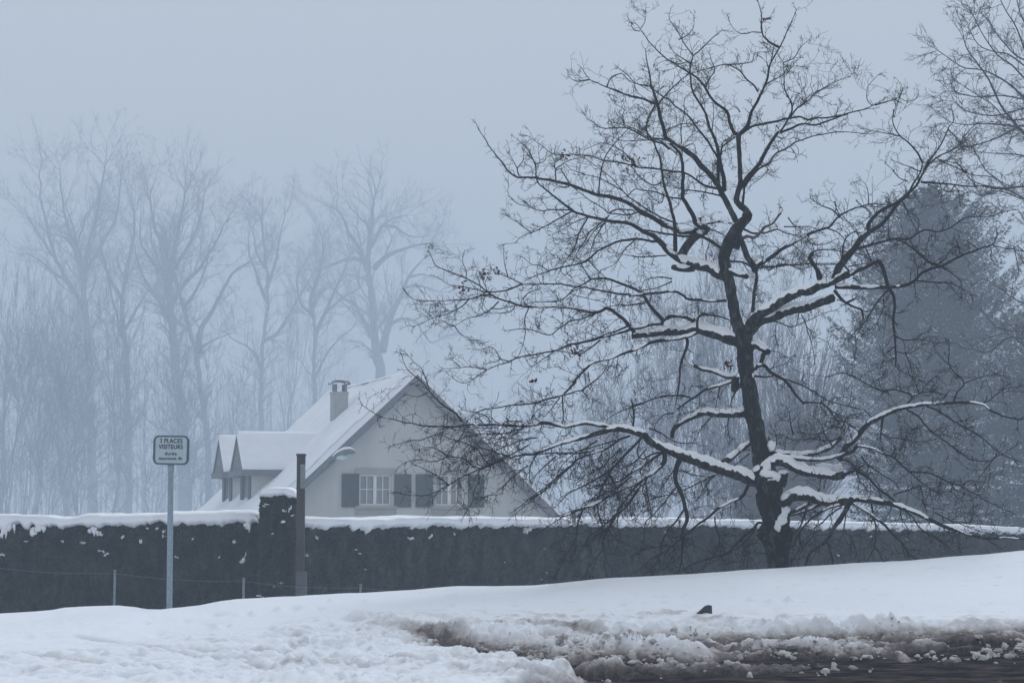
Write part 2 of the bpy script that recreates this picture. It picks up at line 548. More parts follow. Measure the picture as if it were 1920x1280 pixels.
dirt = np.maximum(dirt, churn * (1 - slush) * np.clip(0.10 + 0.35 * fin - 0.25 * np.clip(cl1, 0, 1) + 0.25 * mid, 0, 0.3) * sstep(600, 1000, colp))
dirt = np.maximum(dirt, old * 0.25)
dirt = np.maximum(dirt, np.clip(chop, 0, 1) * (1 - slush) * np.clip(0.16 - 0.5 * np.clip(b2, 0, 1) + 0.3 * mid, 0, .3))
Z = ZB.copy()
Z[fine] = ZB[fine] + T
far_side = (~fine) & (GY < 21.0)
Z[far_side] += 0.10 * (1 - sstep(20.0, 20.9, GY[far_side]))
dirt = dirt * (1 - 0.75 * ridge * np.clip(.8 + mid, 0, 1)) * (0.86 + 0.14 * sstep(850, 1300, colp))
D = np.zeros_like(Z)
D[fine] = dirt
ny, nx = Z.shape
V = np.stack([GX, GY, Z], -1).reshape(-1, 3)
ii = (np.arange(ny - 1)[:, None] * nx + np.arange(nx - 1)[None])
Q = np.stack([ii, ii + 1, ii + nx + 1, ii + nx], -1).reshape(-1, 4)
g_o = mk('snow_ground', V, Q, M_ground)
at = g_o.data.attributes.new('dirt', 'FLOAT', 'POINT')
at.data.foreach_set('value', D.astype(np.float32).ravel())
tag(g_o, kind='structure')


def ground_z(x, y):
    i = int(np.clip(np.searchsorted(gy, y), 1, ny - 1)); j = int(np.clip(np.searchsorted(gx, x), 1, nx - 1))
    return float(Z[i, j])


rx = np.linspace(-60, 60, 601); ry = np.linspace(-6, 18.6, 90)
RX, RY = np.meshgrid(rx, ry)
RZ = base(RX, RY)
ii = (np.arange(len(ry) - 1)[:, None] * len(rx) + np.arange(len(rx) - 1)[None])
road = mk('road', np.stack([RX, RY, RZ], -1).reshape(-1, 3), np.stack([ii, ii + 1, ii + len(rx) + 1, ii + len(rx)], -1).reshape(-1, 4), M_road)
tag(road, kind='structure')


def on_row(px, row):
    """ground point of the base surface at a photograph pixel"""
    lo, hi = YB - 1, YC
    for _ in range(40):
        m = (lo + hi) / 2
        p = P(px, row, m)
        if p.z > base(p.x, p.y): lo = m
        else: hi = m
    return P(px, row, lo)


# ------------------------------------------------------------------ small things on the snow
def rock(name, label, px, row, size, cat, mat=M_rock):
    p = on_row(px, row)
    p.z = ground_z(p.x, p.y)
    t = thing(name, label, cat, tuple(p))
    w, d, h = size
    g = Geo()
    # wedge shaped block with a chipped sloping side
    prof = [(-w * .62, -.01), (w * .5, -.01), (w * .48, h * .92), (w * .28, h), (w * .02, h * .86), (-w * .2, h * .5)]
    g.prism(prof, -d / 2, d / 2, lambda u, v, z: (p.x + u, p.y + v + 0.02 * u, p.z + z))
    o = g.build(name + '_body', mat, None, smooth=False)
    bv = o.modifiers.new('bevel', 'BEVEL'); bv.width = 0.006; bv.segments = 2
    o.name = 'stone_block'
    own(o, t)
    return t


rock('stone', 'dark wedge shaped stone lying on the snow above the slush', 1322, 1177, (0.112, 0.08, 0.062), 'stone')

# clods of dirty slush thrown up by the wheels: nobody could count them
cr = np.random.default_rng(91)
gc = Geo()
made = 0
band = [(640, 1206), (760, 1214), (900, 1232), (1100, 1240), (1300, 1232), (1500, 1222), (1700, 1210), (1950, 1200)]
while made < 950:
    c0 = cr.uniform(640, 1960)
    r0 = np.interp(c0, [q[0] for q in band], [q[1] for q in band]) + cr.normal() * 17
    if r0 > 1300 or r0 < np.interp(c0, [620, 760, 900, 1100, 1300, 1500, 1700, 1920, 2300], [1290, 1215, 1206, 1198, 1190, 1192, 1190, 1184, 1178]) + 10: continue
    if r0 > np.interp(c0, [640, 760, 850, 930, 1010, 1090, 1150, 1200], [1204, 1224, 1238, 1250, 1262, 1276, 1290, 1330]) - 3: continue
    p = on_row(c0, r0)
    dn = n2(np.array([p.x]), np.array([p.y]), 1.6, 2.2, 2, 511.0)[0]
    if dn + cr.normal() * .12 < 0.02: continue
    sz = 0.005 + 0.024 * cr.random() ** 2.8
    zz = ground_z(p.x, p.y)
    rb = float(base(p.x, p.y))
    zz = max(zz, rb)
    gc.blob((p.x, p.y, zz + sz * .35), (sz * cr.uniform(.8, 1.7), sz * cr.uniform(.8, 1.5), sz * cr.uniform(.6, 1.15)), 9, 7, 0.75, made * .37)
    made += 1
M_clod = pmat('dirty_slush', (0.20, 0.18, 0.17), 0.8, (0.62, 0.60, 0.60), 4, 0.5, 70, thr=(.34, .52), spec=.02)
tag(gc.build('slush_clods', M_clod), kind='stuff')

# bits of twig and dead leaf lying on the snow
for px, row, ln_, lab in ((1226, 1165, .09, 'small curled dark twig on the snow left of the dark stone'), (1829, 1048, .05, 'tiny dry twig on the smooth snow at the right crest'), (120, 1273, .10, 'dark dead leaf scrap at the lower left of the snow'),
                          (146, 1269, .05, 'smaller dark dead leaf scrap beside the larger one at lower left'), (357, 1241, .05, 'little brown leaf scrap among the footprints')):
    p = on_row(px, row); p.z = ground_z(p.x, p.y)
    g = Geo()
    for k in range(4):
        a = R.uniform(0, 6.28); l = ln_ * R.uniform(.3, .6)
        pts = [(p.x + l * (t - .5) * math.cos(a), p.y + l * (t - .5) * math.sin(a), p.z + .004 + (.5 * l) * math.sin(math.pi * t) * R.uniform(.6, 1)) for t in np.linspace(0, 1, 6)]
        g.tube(pts, [.0015, .003, .0035, .003, .002, .001], 5)
    tag(g.build('twig_scrap', M_twig), lab, 'twig')

# ------------------------------------------------------------------ snow sheet helper


def snow_sheet(g, A, B, C_, D_, up, th, n=26, m=26, edge=0.08, amp=0.25, seed=0.0, freq=0.8, soft=0.12):
    """rounded layer of snow over the quad A-B-C-D, raised along up"""
    A, B, C_, D_ = map(lambda q: np.array(q, dtype=float), (A, B, C_, D_))
    up = np.array(up, dtype=float)
    s = np.linspace(0, 1, n)
    s = np.concatenate([[0, 0.004, 0.015], s[1:-1], [0.985, 0.996, 1]])
    t = np.linspace(0, 1, m)
    t = np.concatenate([[0, 0.004, 0.015], t[1:-1], [0.985, 0.996, 1]])
    S, Tt = np.meshgrid(s, t)
    S_, T_ = S[..., None], Tt[..., None]
    Pn = A * (1 - S_) * (1 - T_) + B * S_ * (1 - T_) + C_ * S_ * T_ + D_ * (1 - S_) * T_
    ls = np.linalg.norm(B - A); lt = np.linalg.norm(D_ - A)
    e = np.minimum(np.minimum(S, 1 - S) * ls, np.minimum(Tt, 1 - Tt) * lt)
    k = np.clip(e / soft, 0, 1)
    prof = np.sqrt(np.clip(1 - (1 - k) ** 2, 0, 1))
    nz = fbm3((Pn * freq + seed).reshape(-1, 3), 3).reshape(S.shape)
    h = th * prof * (1 + amp * nz)
    Vv = Pn + up * h[..., None]
    N, Mm = len(t), len(s)
    i = np.arange(N - 1)[:, None] * Mm + np.arange(Mm - 1)[None]
    g.add(Vv.reshape(-1, 3), np.stack([i, i + 1, i + Mm + 1, i + Mm], -1).reshape(-1, 4))


# ------------------------------------------------------------------ hedges
def hedge(label, pts, zg, thick, snow_th, seed, nleaf, name='clipped_hedge', step=0.035, drips=()):
    """pts: (x, y, ztop) along the front face, left to right. Front faces the camera."""
    pts = np.array(pts, dtype=float)
    L = np.concatenate([[0], np.cumsum(np.linalg.norm(np.diff(pts[:, :2], axis=0), axis=1))])
    n = max(4, int(L[-1] / step))
    s = np.linspace(0, L[-1], n)
    X, Y, ZT = (np.interp(s, L, pts[:, k]) for k in range(3))
    tx, ty = np.gradient(X), np.gradient(Y)
    ln = np.hypot(tx, ty); tx /= ln; ty /= ln
    nxn, nyn = ty, -tx                       # towards the camera
    root = thing(name, label, 'hedge', (float(X[n // 2]), float(Y[n // 2]), zg))
    g = Geo()
    # cross-section ring: front bottom -> front top -> back top -> back bottom
    m = 46
    prof = []
    for k in range(m):
        prof.append((0.0, k / (m - 1)))
    for k in range(1, 9):
        prof.append((k / 8, 1.0))
    for k in range(1, 9):
        prof.append((1.0, 1 - k / 8))
    prof = np.array(prof)
    PU, SS = np.meshgrid(np.arange(len(prof)), np.arange(n))
    w = prof[PU, 0]; hgt = prof[PU, 1]
    bx = X[SS] - nxn[SS] * w * thick; by = Y[SS] - nyn[SS] * w * thick
    bz = zg + (ZT[SS] - zg) * hgt
    P3 = np.stack([bx, by, bz], -1)
    nz = fbm3((P3 * np.array([5.5, 5.5, 4.0]) + seed).reshape(-1, 3), 4, 0.62).reshape(bx.shape)
    nb = fbm3((P3 * 1.1 + seed).reshape(-1, 3), 2).reshape(bx.shape)
    push = 0.055 * nz + 0.05 * nb
    # rounded upper shoulder
    sh = np.clip((hgt - 0.93) / 0.07, 0, 1) ** 2 * 0.06
    front = (w < 0.01)
    P3[..., 0] += nxn[SS] * np.where(front, push - sh, 0)
    P3[..., 1] += nyn[SS] * np.where(front, push - sh, 0)
    P3[..., 2] += np.where(hgt > 0.97, 0.03 * nz, 0)
    NP = len(prof)
    i = np.arange(n - 1)[:, None] * NP + np.arange(NP - 1)[None]
    g.add(P3.reshape(-1, 3), np.stack([i, i + NP, i + NP + 1, i + 1], -1).reshape(-1, 4))
    # end faces
    for e in (0, n - 1):
        c = P3[e].mean(0)
        ring = P3[e]
        vv = np.vstack([ring, c])
        t = [(a, a + 1, NP) for a in range(NP - 1)]
        g.add(vv, None, t)
    # leaf sprays over the front face and the top edge
    a = rng.uniform(0, L[-1], nleaf)
    hz = rng.uniform(0.0, 1.0, nleaf) ** 0.75
    fxn = np.interp(a, s, nxn); fyn = np.interp(a, s, nyn)
    cx = np.interp(a, s, X); cy = np.interp(a, s, Y); ct = np.interp(a, s, ZT)
    c3 = np.stack([cx, cy, zg + (ct - zg) * hz], -1)
    # a few leaf sprays stand proud of the shears
    pu = 0.055 * fbm3(c3 * np.array([5.5, 5.5, 4.0]) + seed, 4, 0.62) + 0.05 * fbm3(c3 * 1.1 + seed, 2) - np.clip((hz - 0.93) / 0.07, 0, 1) ** 2 * 0.06
    off = pu + rng.uniform(-0.01, 0.035, nleaf)
    c3[:, 0] += fxn * off; c3[:, 1] += fyn * off
    d = rng.normal(size=(nleaf, 3)); d /= np.linalg.norm(d, axis=1)[:, None]
    e_ = np.cross(d, rng.normal(size=(nleaf, 3))); e_ /= np.linalg.norm(e_, axis=1)[:, None]
    ll = rng.uniform(0.014, 0.042, nleaf)[:, None]
    vv = np.stack([c3 - d * ll, c3 - e_ * ll * .45, c3 + d * ll, c3 + e_ * ll * .45], 1).reshape(-1, 3)
    g.add(vv, np.arange(nleaf * 4).reshape(-1, 4))
    g.build('foliage', M_hedge, root, smooth=False)
    # snow along the top: arched, hanging a little over the front, ragged lower edge
    gs = Geo()
    n2_ = max(6, int(L[-1] / 0.028))
    s2 = np.linspace(0, L[-1], n2_)
    X2, Y2, Z2 = (np.interp(s2, L, pts[:, k]) for k in range(3))
    tx2, ty2 = np.interp(s2, s, tx), np.interp(s2, s, ty)
    u = np.stack([X2, Y2, Z2], -1)
    prn = fbm3(u * np.array([0.9, 0.9, 0]) + seed + 5, 3)
    rag = fbm3(u * np.array([4.5, 4.5, 0]) + seed + 15, 4, 0.7)
    hang = np.clip(0.035 + 0.05 * rag + 0.03 * prn, -0.05, 0.3)
    for ds, dw, dh in drips:
        hang = hang + dh * np.exp(-((s2 - ds) / dw) ** 2) * (1 + 0.8 * rag)
    th_ = snow_th * (1 + 0.22 * prn + 0.05 * rag)
    ed = np.clip(np.minimum(s2, L[-1] - s2) / 0.16, 0, 1)
    th_ = th_ * np.sqrt(1 - (1 - ed) ** 2)
    K = 15
    rings = []
    for k in range(K):
        a_ = k / (K - 1)
        if a_ < 0.34:                 # the front curtain of snow
            q = a_ / 0.34
            wq = 0.05 + 0.035 * np.sin(q * math.pi * .9) + 0.012 * rag
            zq = Z2 - hang * (1 - q) + th_ * 0.55 * q
            zq = zq + (0.0 if q > 0 else -0.01)
            wq = wq * (0.35 + 0.65 * min(1, q * 3)) if k else 0 * rag - 0.03
        else:
            q = (a_ - 0.34) / 0.66
            ang = q * math.pi * 0.95
            wq = 0.085 - (0.085 + thick * 1.02) * (1 - math.cos(ang)) / 2
            wq = wq + 0 * rag
            zq = Z2 + th_ * (0.55 + 0.45 * math.sin(min(ang, math.pi)) ** 0.6) - (0.6 * th_ * q ** 6)
        rings.append(np.stack([X2 + ty2 * wq, Y2 - tx2 * wq, zq], -1))
    Rg = np.stack(rings, 1)
    Rg[..., 2] += (0.014 * fbm3((Rg * 3.2).reshape(-1, 3), 2)).reshape(Rg.shape[:2])
    i = np.arange(n2_ - 1)[:, None] * K + np.arange(K - 1)[None]
    gs.add(Rg.reshape(-1, 3), np.stack([i, i + K, i + K + 1, i + 1], -1).reshape(-1, 4))
    for e in (0, n2_ - 1):
        gs.add(np.vstack([Rg[e], Rg[e].mean(0)]), None, [(b_, b_ + 1, K) for b_ in range(K - 1)])
    gs.build('snow_cap', M_snow, root)
    return root, (s, X, Y, ZT, nxn, nyn)


def flecks(root, frame, spots, zg, seed):
    """clumps of snow caught in the face of a hedge; spots in photograph pixels: (px, py, w, h)"""
    s, X, Y, ZT, nxn, nyn = frame
    for k, (px, py, w, h) in enumerate(spots):
        g = Geo()
        best = None
        for i in range(0, len(s), 3):
            q = P(px, py, Y[i])
            e = abs(q.x - X[i])
            if best is None or e < best[0]: best = (e, i, q)
        i, q = best[1], best[2]
        sc = Y[i] / F
        sl = R.uniform(-.6, .6)
        for j in range(4):
            t = (j - 1.5) / 3
            c = (q.x + t * w * .8 * sc * R.uniform(.5, 1.3), q.y + nyn[i] * 0.04, q.z + (t * sl * h + R.gauss(0, h * .1)) * sc)
            g.blob(c, (w * R.uniform(.10, .34) * sc, 0.02, h * R.uniform(.14, .42) * sc), 8, 6, 1.2, seed + k * 3 + j)
        g.build('snow_patch', M_snow, root)


ZG = -0.42
lp = [(-420, 964), (-120, 962), (0, 963), (60, 961), (100, 965), (130, 967), (160, 963), (250, 962), (340, 959.5), (420, 958), (486, 957)]
hp_ = []
for a, b in lp:
    q = P(a, b + 17.5, 29.2)
    hp_.append((q.x, q.y, q.z))
H1, fr1 = hedge('long dark clipped hedge under snow behind the parking sign', hp_, ZG, 0.9, 0.14, 1.5, 42000,
                drips=((3.36, 0.10, .10), (3.75, .14, .14), (4.15, 0.05, .06), (6.9, .04, .10)))
flecks(H1, fr1, [(8, 998, 12, 22), (18, 985, 22, 22), (52, 1014, 8, 5), (72, 990, 24, 26), (62, 996, 10, 20), (118, 1014, 5, 5), (157, 1017, 9, 6), (176, 993, 14, 14), (186, 999, 12, 8), (231, 1007, 7, 7), (192, 1032, 10, 5), (200, 1038, 8, 5),
                 (265, 1016, 5, 9), (309, 1002, 9, 17), (331, 1044, 6, 4), (6, 1040, 8, 7), (465, 985, 14, 18), (440, 1016, 6, 9), (455, 1051, 12, 7), (461, 1040, 4, 10), (412, 1044, 4, 4), (362, 1010, 4, 4), (296, 990, 5, 4), (277, 990, 5, 4), (254, 981, 5, 12), (380, 978, 4, 6)], ZG, 3)

q0, q1 = P(487, 926, 28.7), P(556, 926, 28.7)
qm = P(520, 924, 28.7)
H2, fr2 = hedge('tall narrow block of hedge topped with snow left of the lamp post', [tuple(q0), tuple(qm), tuple(q1)], ZG, 0.75, 0.10, 6.5, 7000, name='hedge_block')
flecks(H2, fr2, [(500, 945, 7, 4), (533, 957, 8, 6), (531, 978, 9, 5), (496, 948, 4, 4), (504, 921, 16, 6), (519, 1082, 5, 9), (527, 1091, 9, 6), (516, 1100, 6, 6), (524, 1100, 6, 6), (489, 1117, 12, 5), (508, 1071, 4, 4), (545, 953, 6, 10), (549, 966, 6, 4), (512, 1000, 3, 3), (536, 921, 10, 6)], ZG, 90)

rp_ = [(557, 966.5, 29.3), (600, 967.5, 29.6), (640, 968.5, 30), (700, 968, 30.6), (760, 966.5, 31.2), (860, 967.5, 32.2), (960, 968, 33), (1060, 968, 34), (1200, 968, 35.2), (1440, 973, 38), (1620, 977, 40), (1760, 980, 42), (1920, 987, 44), (2250, 992, 48)]
hp2 = []
for a, b, Y in rp_:
    q = P(a, b + 0.13 * F / Y, Y)
    hp2.append((q.x, q.y, q.z))
H3, fr3 = hedge('long clipped hedge under snow running behind the bare oak', hp2, ZG, 0.95, 0.12, 11.5, 60000, step=0.045,
                drips=((0.55, .05, .03), (1.15, .06, .05), (1.5, 0.05, .05), (3.55, .10, .13), (6.0, .08, .05)))
flecks(H3, fr3, [(575, 1040, 9, 7), (668, 1030, 7, 4), (674, 1037, 5, 3), (684, 1066, 8, 4), (768, 1008, 9, 6), (806, 1006, 8, 8), (594, 1008, 5, 8), (800, 990, 6, 8), (852, 1000, 4, 8), (990, 992, 18, 12), (1002, 985, 10, 14), (946, 1054, 3, 3), (1248, 997, 6, 4), (1020, 1028, 4, 3), (1256, 1014, 3, 3), (1568, 1039, 6, 4), (1632, 1005, 4, 4), (1678, 990, 9, 7), (1060, 985, 5, 8), (925, 984, 4, 8), (700, 985, 5, 8), (1700, 1011, 3, 3), (1025, 1073, 3, 3), (1015, 1086, 3, 3)], ZG, 160)

# ------------------------------------------------------------------ wire fence
fr = thing('wire_fence', 'low wire fence with thin steel posts in front of the hedge', 'fence', tuple(P(300, 1150, 24.5)))
tops = []
for px, py in ((-30, 1056), (215.5, 1069), (457, 1084), (676, 1096), (880, 1106)):
    q = P(px, py, 24.5)
    tops.append(q)
    g = Geo()
    g.tube([(q.x, q.y, ZG - .3), (q.x, q.y, q.z)], [0.0145, 0.0145], 8)
    g.box((q.x, q.y, q.z + .004), (0.04, 0.04, 0.010))
    g.build('post', M_fpost, fr)
for dz in (-0.035,):
    g = Geo()
    for a, b in zip(tops[:-1], tops[1:]):
        pp = [(a.x + (b.x - a.x) * t, a.y - 0.02, a.z + (b.z - a.z) * t + dz - 0.03 * math.sin(math.pi * t)) for t in np.linspace(0, 1, 12)]
        g.tube(pp, 0.0016, 4)
    g.build('wire', M_fpost, fr)

# dry stems standing between the fence and the hedge
for k, (x0, y0, x1, y1, h) in enumerate(((174, 1150, 165, 1072, .9), (179, 1150, 175, 1066, 1), (196, 1150, 184, 1080, .9), (372, 1150, 378, 1068, 1), (632, 1130, 640, 1085, 1), (254, 1150, 254, 1130, 1), (1794, 1060, 1797, 1000, 1), (1800, 1060, 1801, 1004, 1))):
    a, b = P(x0, y0, 25.6), P(x1, y1, 25.6)
    g = Geo()
    pts = [tuple(a.lerp(b, t) + Vector((0.012 * math.sin(t * 5 + k), 0.02 * t, 0))) for t in np.linspace(-.6, 1, 10)]
    g.tube(pts, np.linspace(0.006, 0.0025, 10), 5)
    for t in (0.5, .7, .85):
        c = a.lerp(b, t)
        g.tube([tuple(c), tuple(c + Vector((R.uniform(-.05, .05), 0, .07)))], [0.003, .0015], 4)
    o = g.build('dry_stem', M_twig)
    where = ['left of the first fence post', 'left of the first fence post', 'left of the first fence post', 'right of the sign post', 'right of the lamp post', 'right of the first fence post', 'under the right end of the hedge', 'under the right end of the hedge'][k]
    tag(o, ['leftmost thin dry stem ', 'middle thin dry stem ', 'right slanting thin dry stem ', 'thin dry stem ', 'short thin dry stem ', 'tiny reddish dry stem ', 'left one of two thin dry stems ', 'right one of two thin dry stems '][k] + where, 'dry stem', 'dry stems before the hedge')

# ------------------------------------------------------------------ sign
sb = P(317.5, 1150, 20.4)
stp = P(320.5, 870, 20.4)
sg = thing('parking_sign', 'small pale visitor parking sign on a galvanised steel pole', 'sign', (sb.x, sb.y, sb.z))
g = Geo()
ax = (stp - sb).normalized()
g.tube([tuple(sb - ax * 0.5), tuple(stp + ax * .02)], [0.030, 0.030], 20, cap=True)
g.build('pole', M_galv, sg)
g = Geo()
top_ = stp + ax * 0.0
g.tube([tuple(stp - ax * 0.085), tuple(stp - ax * 0.03), tuple(stp + ax * .01)], [0.031, 0.0345, 0.037], 20)
g.build('bracket', M_galv, sg)
pc = P(321, 843.5, 20.36)
pw, ph = 66 * 20.36 / F, 55 * 20.36 / F


def rrect(w, h, r, n=6):
    pts = []
    for cx, cy, a0 in ((w / 2 - r, h / 2 - r, 0), (-w / 2 + r, h / 2 - r, 90), (-w / 2 + r, -h / 2 + r, 180), (w / 2 - r, -h / 2 + r, 270)):
        for k in range(n + 1):
            a = math.radians(a0 + 90 * k / n)
            pts.append((cx + r * math.cos(a), cy + r * math.sin(a)))
    return pts


tilt = math.radians(-0.8)
def sp(u, v, z):
    return (pc.x + u * math.cos(tilt) - z * math.sin(tilt), pc.y + v, pc.z + u * math.sin(tilt) + z * math.cos(tilt))
g = Geo(); g.prism(rrect(pw, ph, 0.05), -0.004, 0.014, sp)
frm = g.build('frame', M_signe, sg, smooth=False)
g = Geo(); g.prism(rrect(pw - 0.042, ph - 0.036, 0.036), -0.0075, -0.003, sp)
g.build('plate', M_signp, sg, smooth=False)
for txt, size, dz, sx in (('3 PLACES', 0.064, 0.081, .86), ('VISITEURS', 0.064, 0.020, .84), ('durée', 0.046, -0.045, 1.0), ('maximum 4h', 0.044, -0.094, .92)):
    c = bpy.data.curves.new('lettering', 'FONT')
    c.body = txt
    c.size = size
    c.align_x = 'CENTER'
    c.extrude = 0.0012
    c.offset = 0.0006
    c.space_character = 1.16 if size < .05 else 1.04
    c.materials.append(M_ink)
    o = bpy.data.objects.new('lettering', c)
    COL.objects.link(o)
    o.location = sp(-0.002, -0.0095, dz - size * 0.12)
    o.rotation_euler = (math.pi / 2, -tilt, 0)
    o.scale = (sx, 1, 1)
    SC.view_layers[0].update()
    me = bpy.data.meshes.new_from_object(o.evaluated_get(bpy.context.evaluated_depsgraph_get()))
    me.transform(o.matrix_world)
    bpy.data.objects.remove(o)
    bpy.data.curves.remove(c)
    o = bpy.data.objects.new('lettering', me)
    COL.objects.link(o)
    own(o, sg)
for sx_ in (-.5, .5):
    g = Geo()
    g.tube([sp(sx_ * pw, 0.004, -ph * .35), sp(sx_ * pw, 0.004, ph * .35)], 0.006, 6)
    g.build('edge_rib', M_signe, sg)

# ------------------------------------------------------------------ street lamp
LY = 26.0
lb = P(564.5, 1150, LY); lt = P(564.8, 853, LY)
lm = thing('street_lamp', 'dark square street lamp post with a drooping head in front of the house', 'street lamp', (lb.x, lb.y, ZG))
g = Geo()
zc_ = (lt.z + ZG - .3) / 2
g.box((lt.x, LY, zc_), (0.105, 0.105, lt.z - ZG + .3))
o = g.build('post', M_post, lm, smooth=False)
bv = o.modifiers.new('bevel', 'BEVEL'); bv.width = 0.008; bv.segments = 2
g = Geo(); g.box((lt.x, LY, lt.z + .004), (0.118, 0.118, 0.028))
g.build('post_cap', M_post, lm, smooth=False)
g = Geo()
sl = P(565, 1071, LY)
g.box((sl.x, LY, (sl.z + ZG - .3) / 2), (0.132, 0.132, sl.z - ZG + .3))
g.build('base_sleeve', pmat('sleeve_paint', (.06, .075, .085), .6, (.09, .105, .115), 10), lm, smooth=False)
g = Geo()
bk0, bk1 = P(568, 848 + 22, LY - .06), P(568, 915, LY - .06)
g.box((bk0.x, bk0.y, (bk0.z + bk1.z) / 2), (0.06, 0.03, bk0.z - bk1.z))
g.build('bracket', M_lampm, lm, smooth=False)
g = Geo()
arm = [P(570, 909, LY - .06), P(584, 899, LY - .07), P(600, 886, LY - .09), P(614, 873, LY - .1), P(626, 862, LY - .12)]
g.tube([tuple(a) for a in arm], [0.028, 0.026, 0.026, 0.030, 0.030], 12)
g.build('arm', M_lampm, lm)
# cobra head: stretched shell
g = Geo()
axis_p = [P(616, 869, LY - .11), P(624, 860, LY - .12), P(634, 852.5, LY - .13), P(645, 848, LY - .14), P(656, 846.5, LY - .15), P(663, 847, LY - .15), P(666, 848.5, LY - .15)]
hw = [3.5, 6, 8.2, 8.6, 8.0, 5.5, 1.5]
hh = [3.5, 5, 6.0, 6.5, 6.0, 4.5, 1.5]
rings = []
for a, w_, h_ in zip(axis_p, hw, hh):
    for k in range(16):
        th = 2 * math.pi * k / 16
        cz = math.sin(th)
        cz = cz if cz > 0 else cz * .75
        rings.append((a.x, a.y + math.cos(th) * w_ * LY / F, a.z + cz * h_ * LY / F))
qv = []
for i in range(6):
    for k in range(16):
        qv.append((i * 16 + k, i * 16 + (k + 1) % 16, (i + 1) * 16 + (k + 1) % 16, (i + 1) * 16 + k))
g.add(rings, qv)
g.build('lamp_head', M_lampm, lm)
g = Geo()
c = P(640, 856, LY - .14)
g.blob(tuple(c), (12 * LY / F, 6.5 * LY / F, 6.0 * LY / F), 16, 8, 0.0)
g.build('lens', M_glass, lm)
g = Geo()
for a, w_, h_ in list(zip(axis_p, hw, hh))[1:6]:
    pass
snowpts = [(a.x, a.y, a.z + h_ * 0.9 * LY / F) for a, h_ in zip(axis_p[1:6], hh[1:6])]
g.tube(snowpts, [2.2 * LY / F, 3.6 * LY / F, 4.2 * LY / F, 3.8 * LY / F, 2.0 * LY / F], 8)
g.build('snow', M_snow, lm)

# ------------------------------------------------------------------ house
HA = math.radians(19.3)
DIRU = Vector((math.cos(HA), math.sin(HA), 0))
DIRW = Vector((-math.sin(HA), math.cos(HA), 0))
apex = P(782, 702, 62.0)
ZR = apex.z
SL = 0.925


def hs(u, w, z):
    """house coordinates: u across the gable, w back along the ridge, z height"""
    return (apex.x + DIRU.x * u + DIRW.x * w, apex.y + DIRU.y * u + DIRW.y * w, z)


def solve(px, py, w):
    """u, z of the point on plane w seen at px, py"""
    u, z = 0.0, ZR
    for _ in range(30):
        a = proj(hs(u, w, z))
        s = (apex.y + w) / F
        u += (px - a[0]) * s / 0.95
        z -= (py - a[1]) * s
    return u, z


ZGH = ZG
HW = 4.95             # roof half width at the eaves
EAVE_Z = ZR - SL * (HW + .35)
house = thing('house', 'pale gabled house with a steep snowy roof and green shutters', 'house', hs(0, 5, ZGH))
WF = 0.45             # front wall plane
# front wall with real openings
u1a, zt = solve(675, 889, WF); u1b, zb_ = solve(734, 947, WF)
u2a, _ = solve(817, 889, WF); u2b, _ = solve(871, 947, WF)
zt = zt; zb_ = zb_
def rk(z, inset=0.12):
    return (ZR - inset - z) / SL
g = Geo()
HWW = 4.55
g.prism([(-HWW, ZGH), (HWW, ZGH), (HWW, min(zb_, ZR)), (-HWW, zb_)], WF, WF + .3, hs) if rk(zb_) > HWW else g.prism([(-HWW, ZGH), (HWW, ZGH), (HWW, ZR - .12 - SL * HWW), (rk(zb_), zb_), (-rk(zb_), zb_), (-HWW, ZR - .12 - SL * HWW)], WF, WF + .3, hs)
eb, et = min(rk(zb_), HWW), min(rk(zt), HWW)
g.prism([(-eb, zb_), (u1a, zb_), (u1a, zt), (-et, zt)], WF, WF + .3, hs)
g.prism([(u1b, zb_), (u2a, zb_), (u2a, zt), (u1b, zt)], WF, WF + .3, hs)
g.prism([(u2b, zb_), (eb, zb_), (et, zt), (u2b, zt)], WF, WF + .3, hs)
g.prism([(-et, zt), (et, zt), (0, ZR - .12)], WF, WF + .3, hs)
zs = ZR - .12 - SL * HWW
g.prism([(-HWW, ZGH), (-HWW + .3, ZGH), (-HWW + .3, zs), (-HWW, zs)], WF + .3, 10.6, hs)
g.prism([(HWW - .3, ZGH), (HWW, ZGH), (HWW, zs), (HWW - .3, zs)], WF + .3, 10.6, hs)
g.prism([(-HWW, ZGH), (HWW, ZGH), (HWW, zs), (0, ZR - .12), (-HWW, zs)], 10.6, 10.9, hs)
g.build('wall', M_wall, house, smooth=False)
# roof slabs
roof = Geo()
for s in (-1, 1):
    ue = s * (HW + .45)
    ze = ZR - SL * abs(ue)
    roof.prism([(0, ZR), (ue, ze), (ue, ze - .16), (0, ZR - .22)], 0.0, 11.3, hs)
roof_o = roof.build('roof', M_tile, house, smooth=False)
g = Geo()
for s in (-1, 1):     # bargeboards and boarded soffits on the gable verge
    ue = s * (HW + .5); ze = ZR - SL * abs(ue)
    g.prism([(0, ZR + .01), (ue, ze + .01), (ue, ze - .27), (0, ZR - .31)], -0.045, -0.002, hs)
    g.prism([(0, ZR - .235), (ue, ze - .175), (ue, ze - .20), (0, ZR - .26)], 0.0, WF - .003, hs)
g.build('bargeboard', M_trim, roof_o, smooth=False)
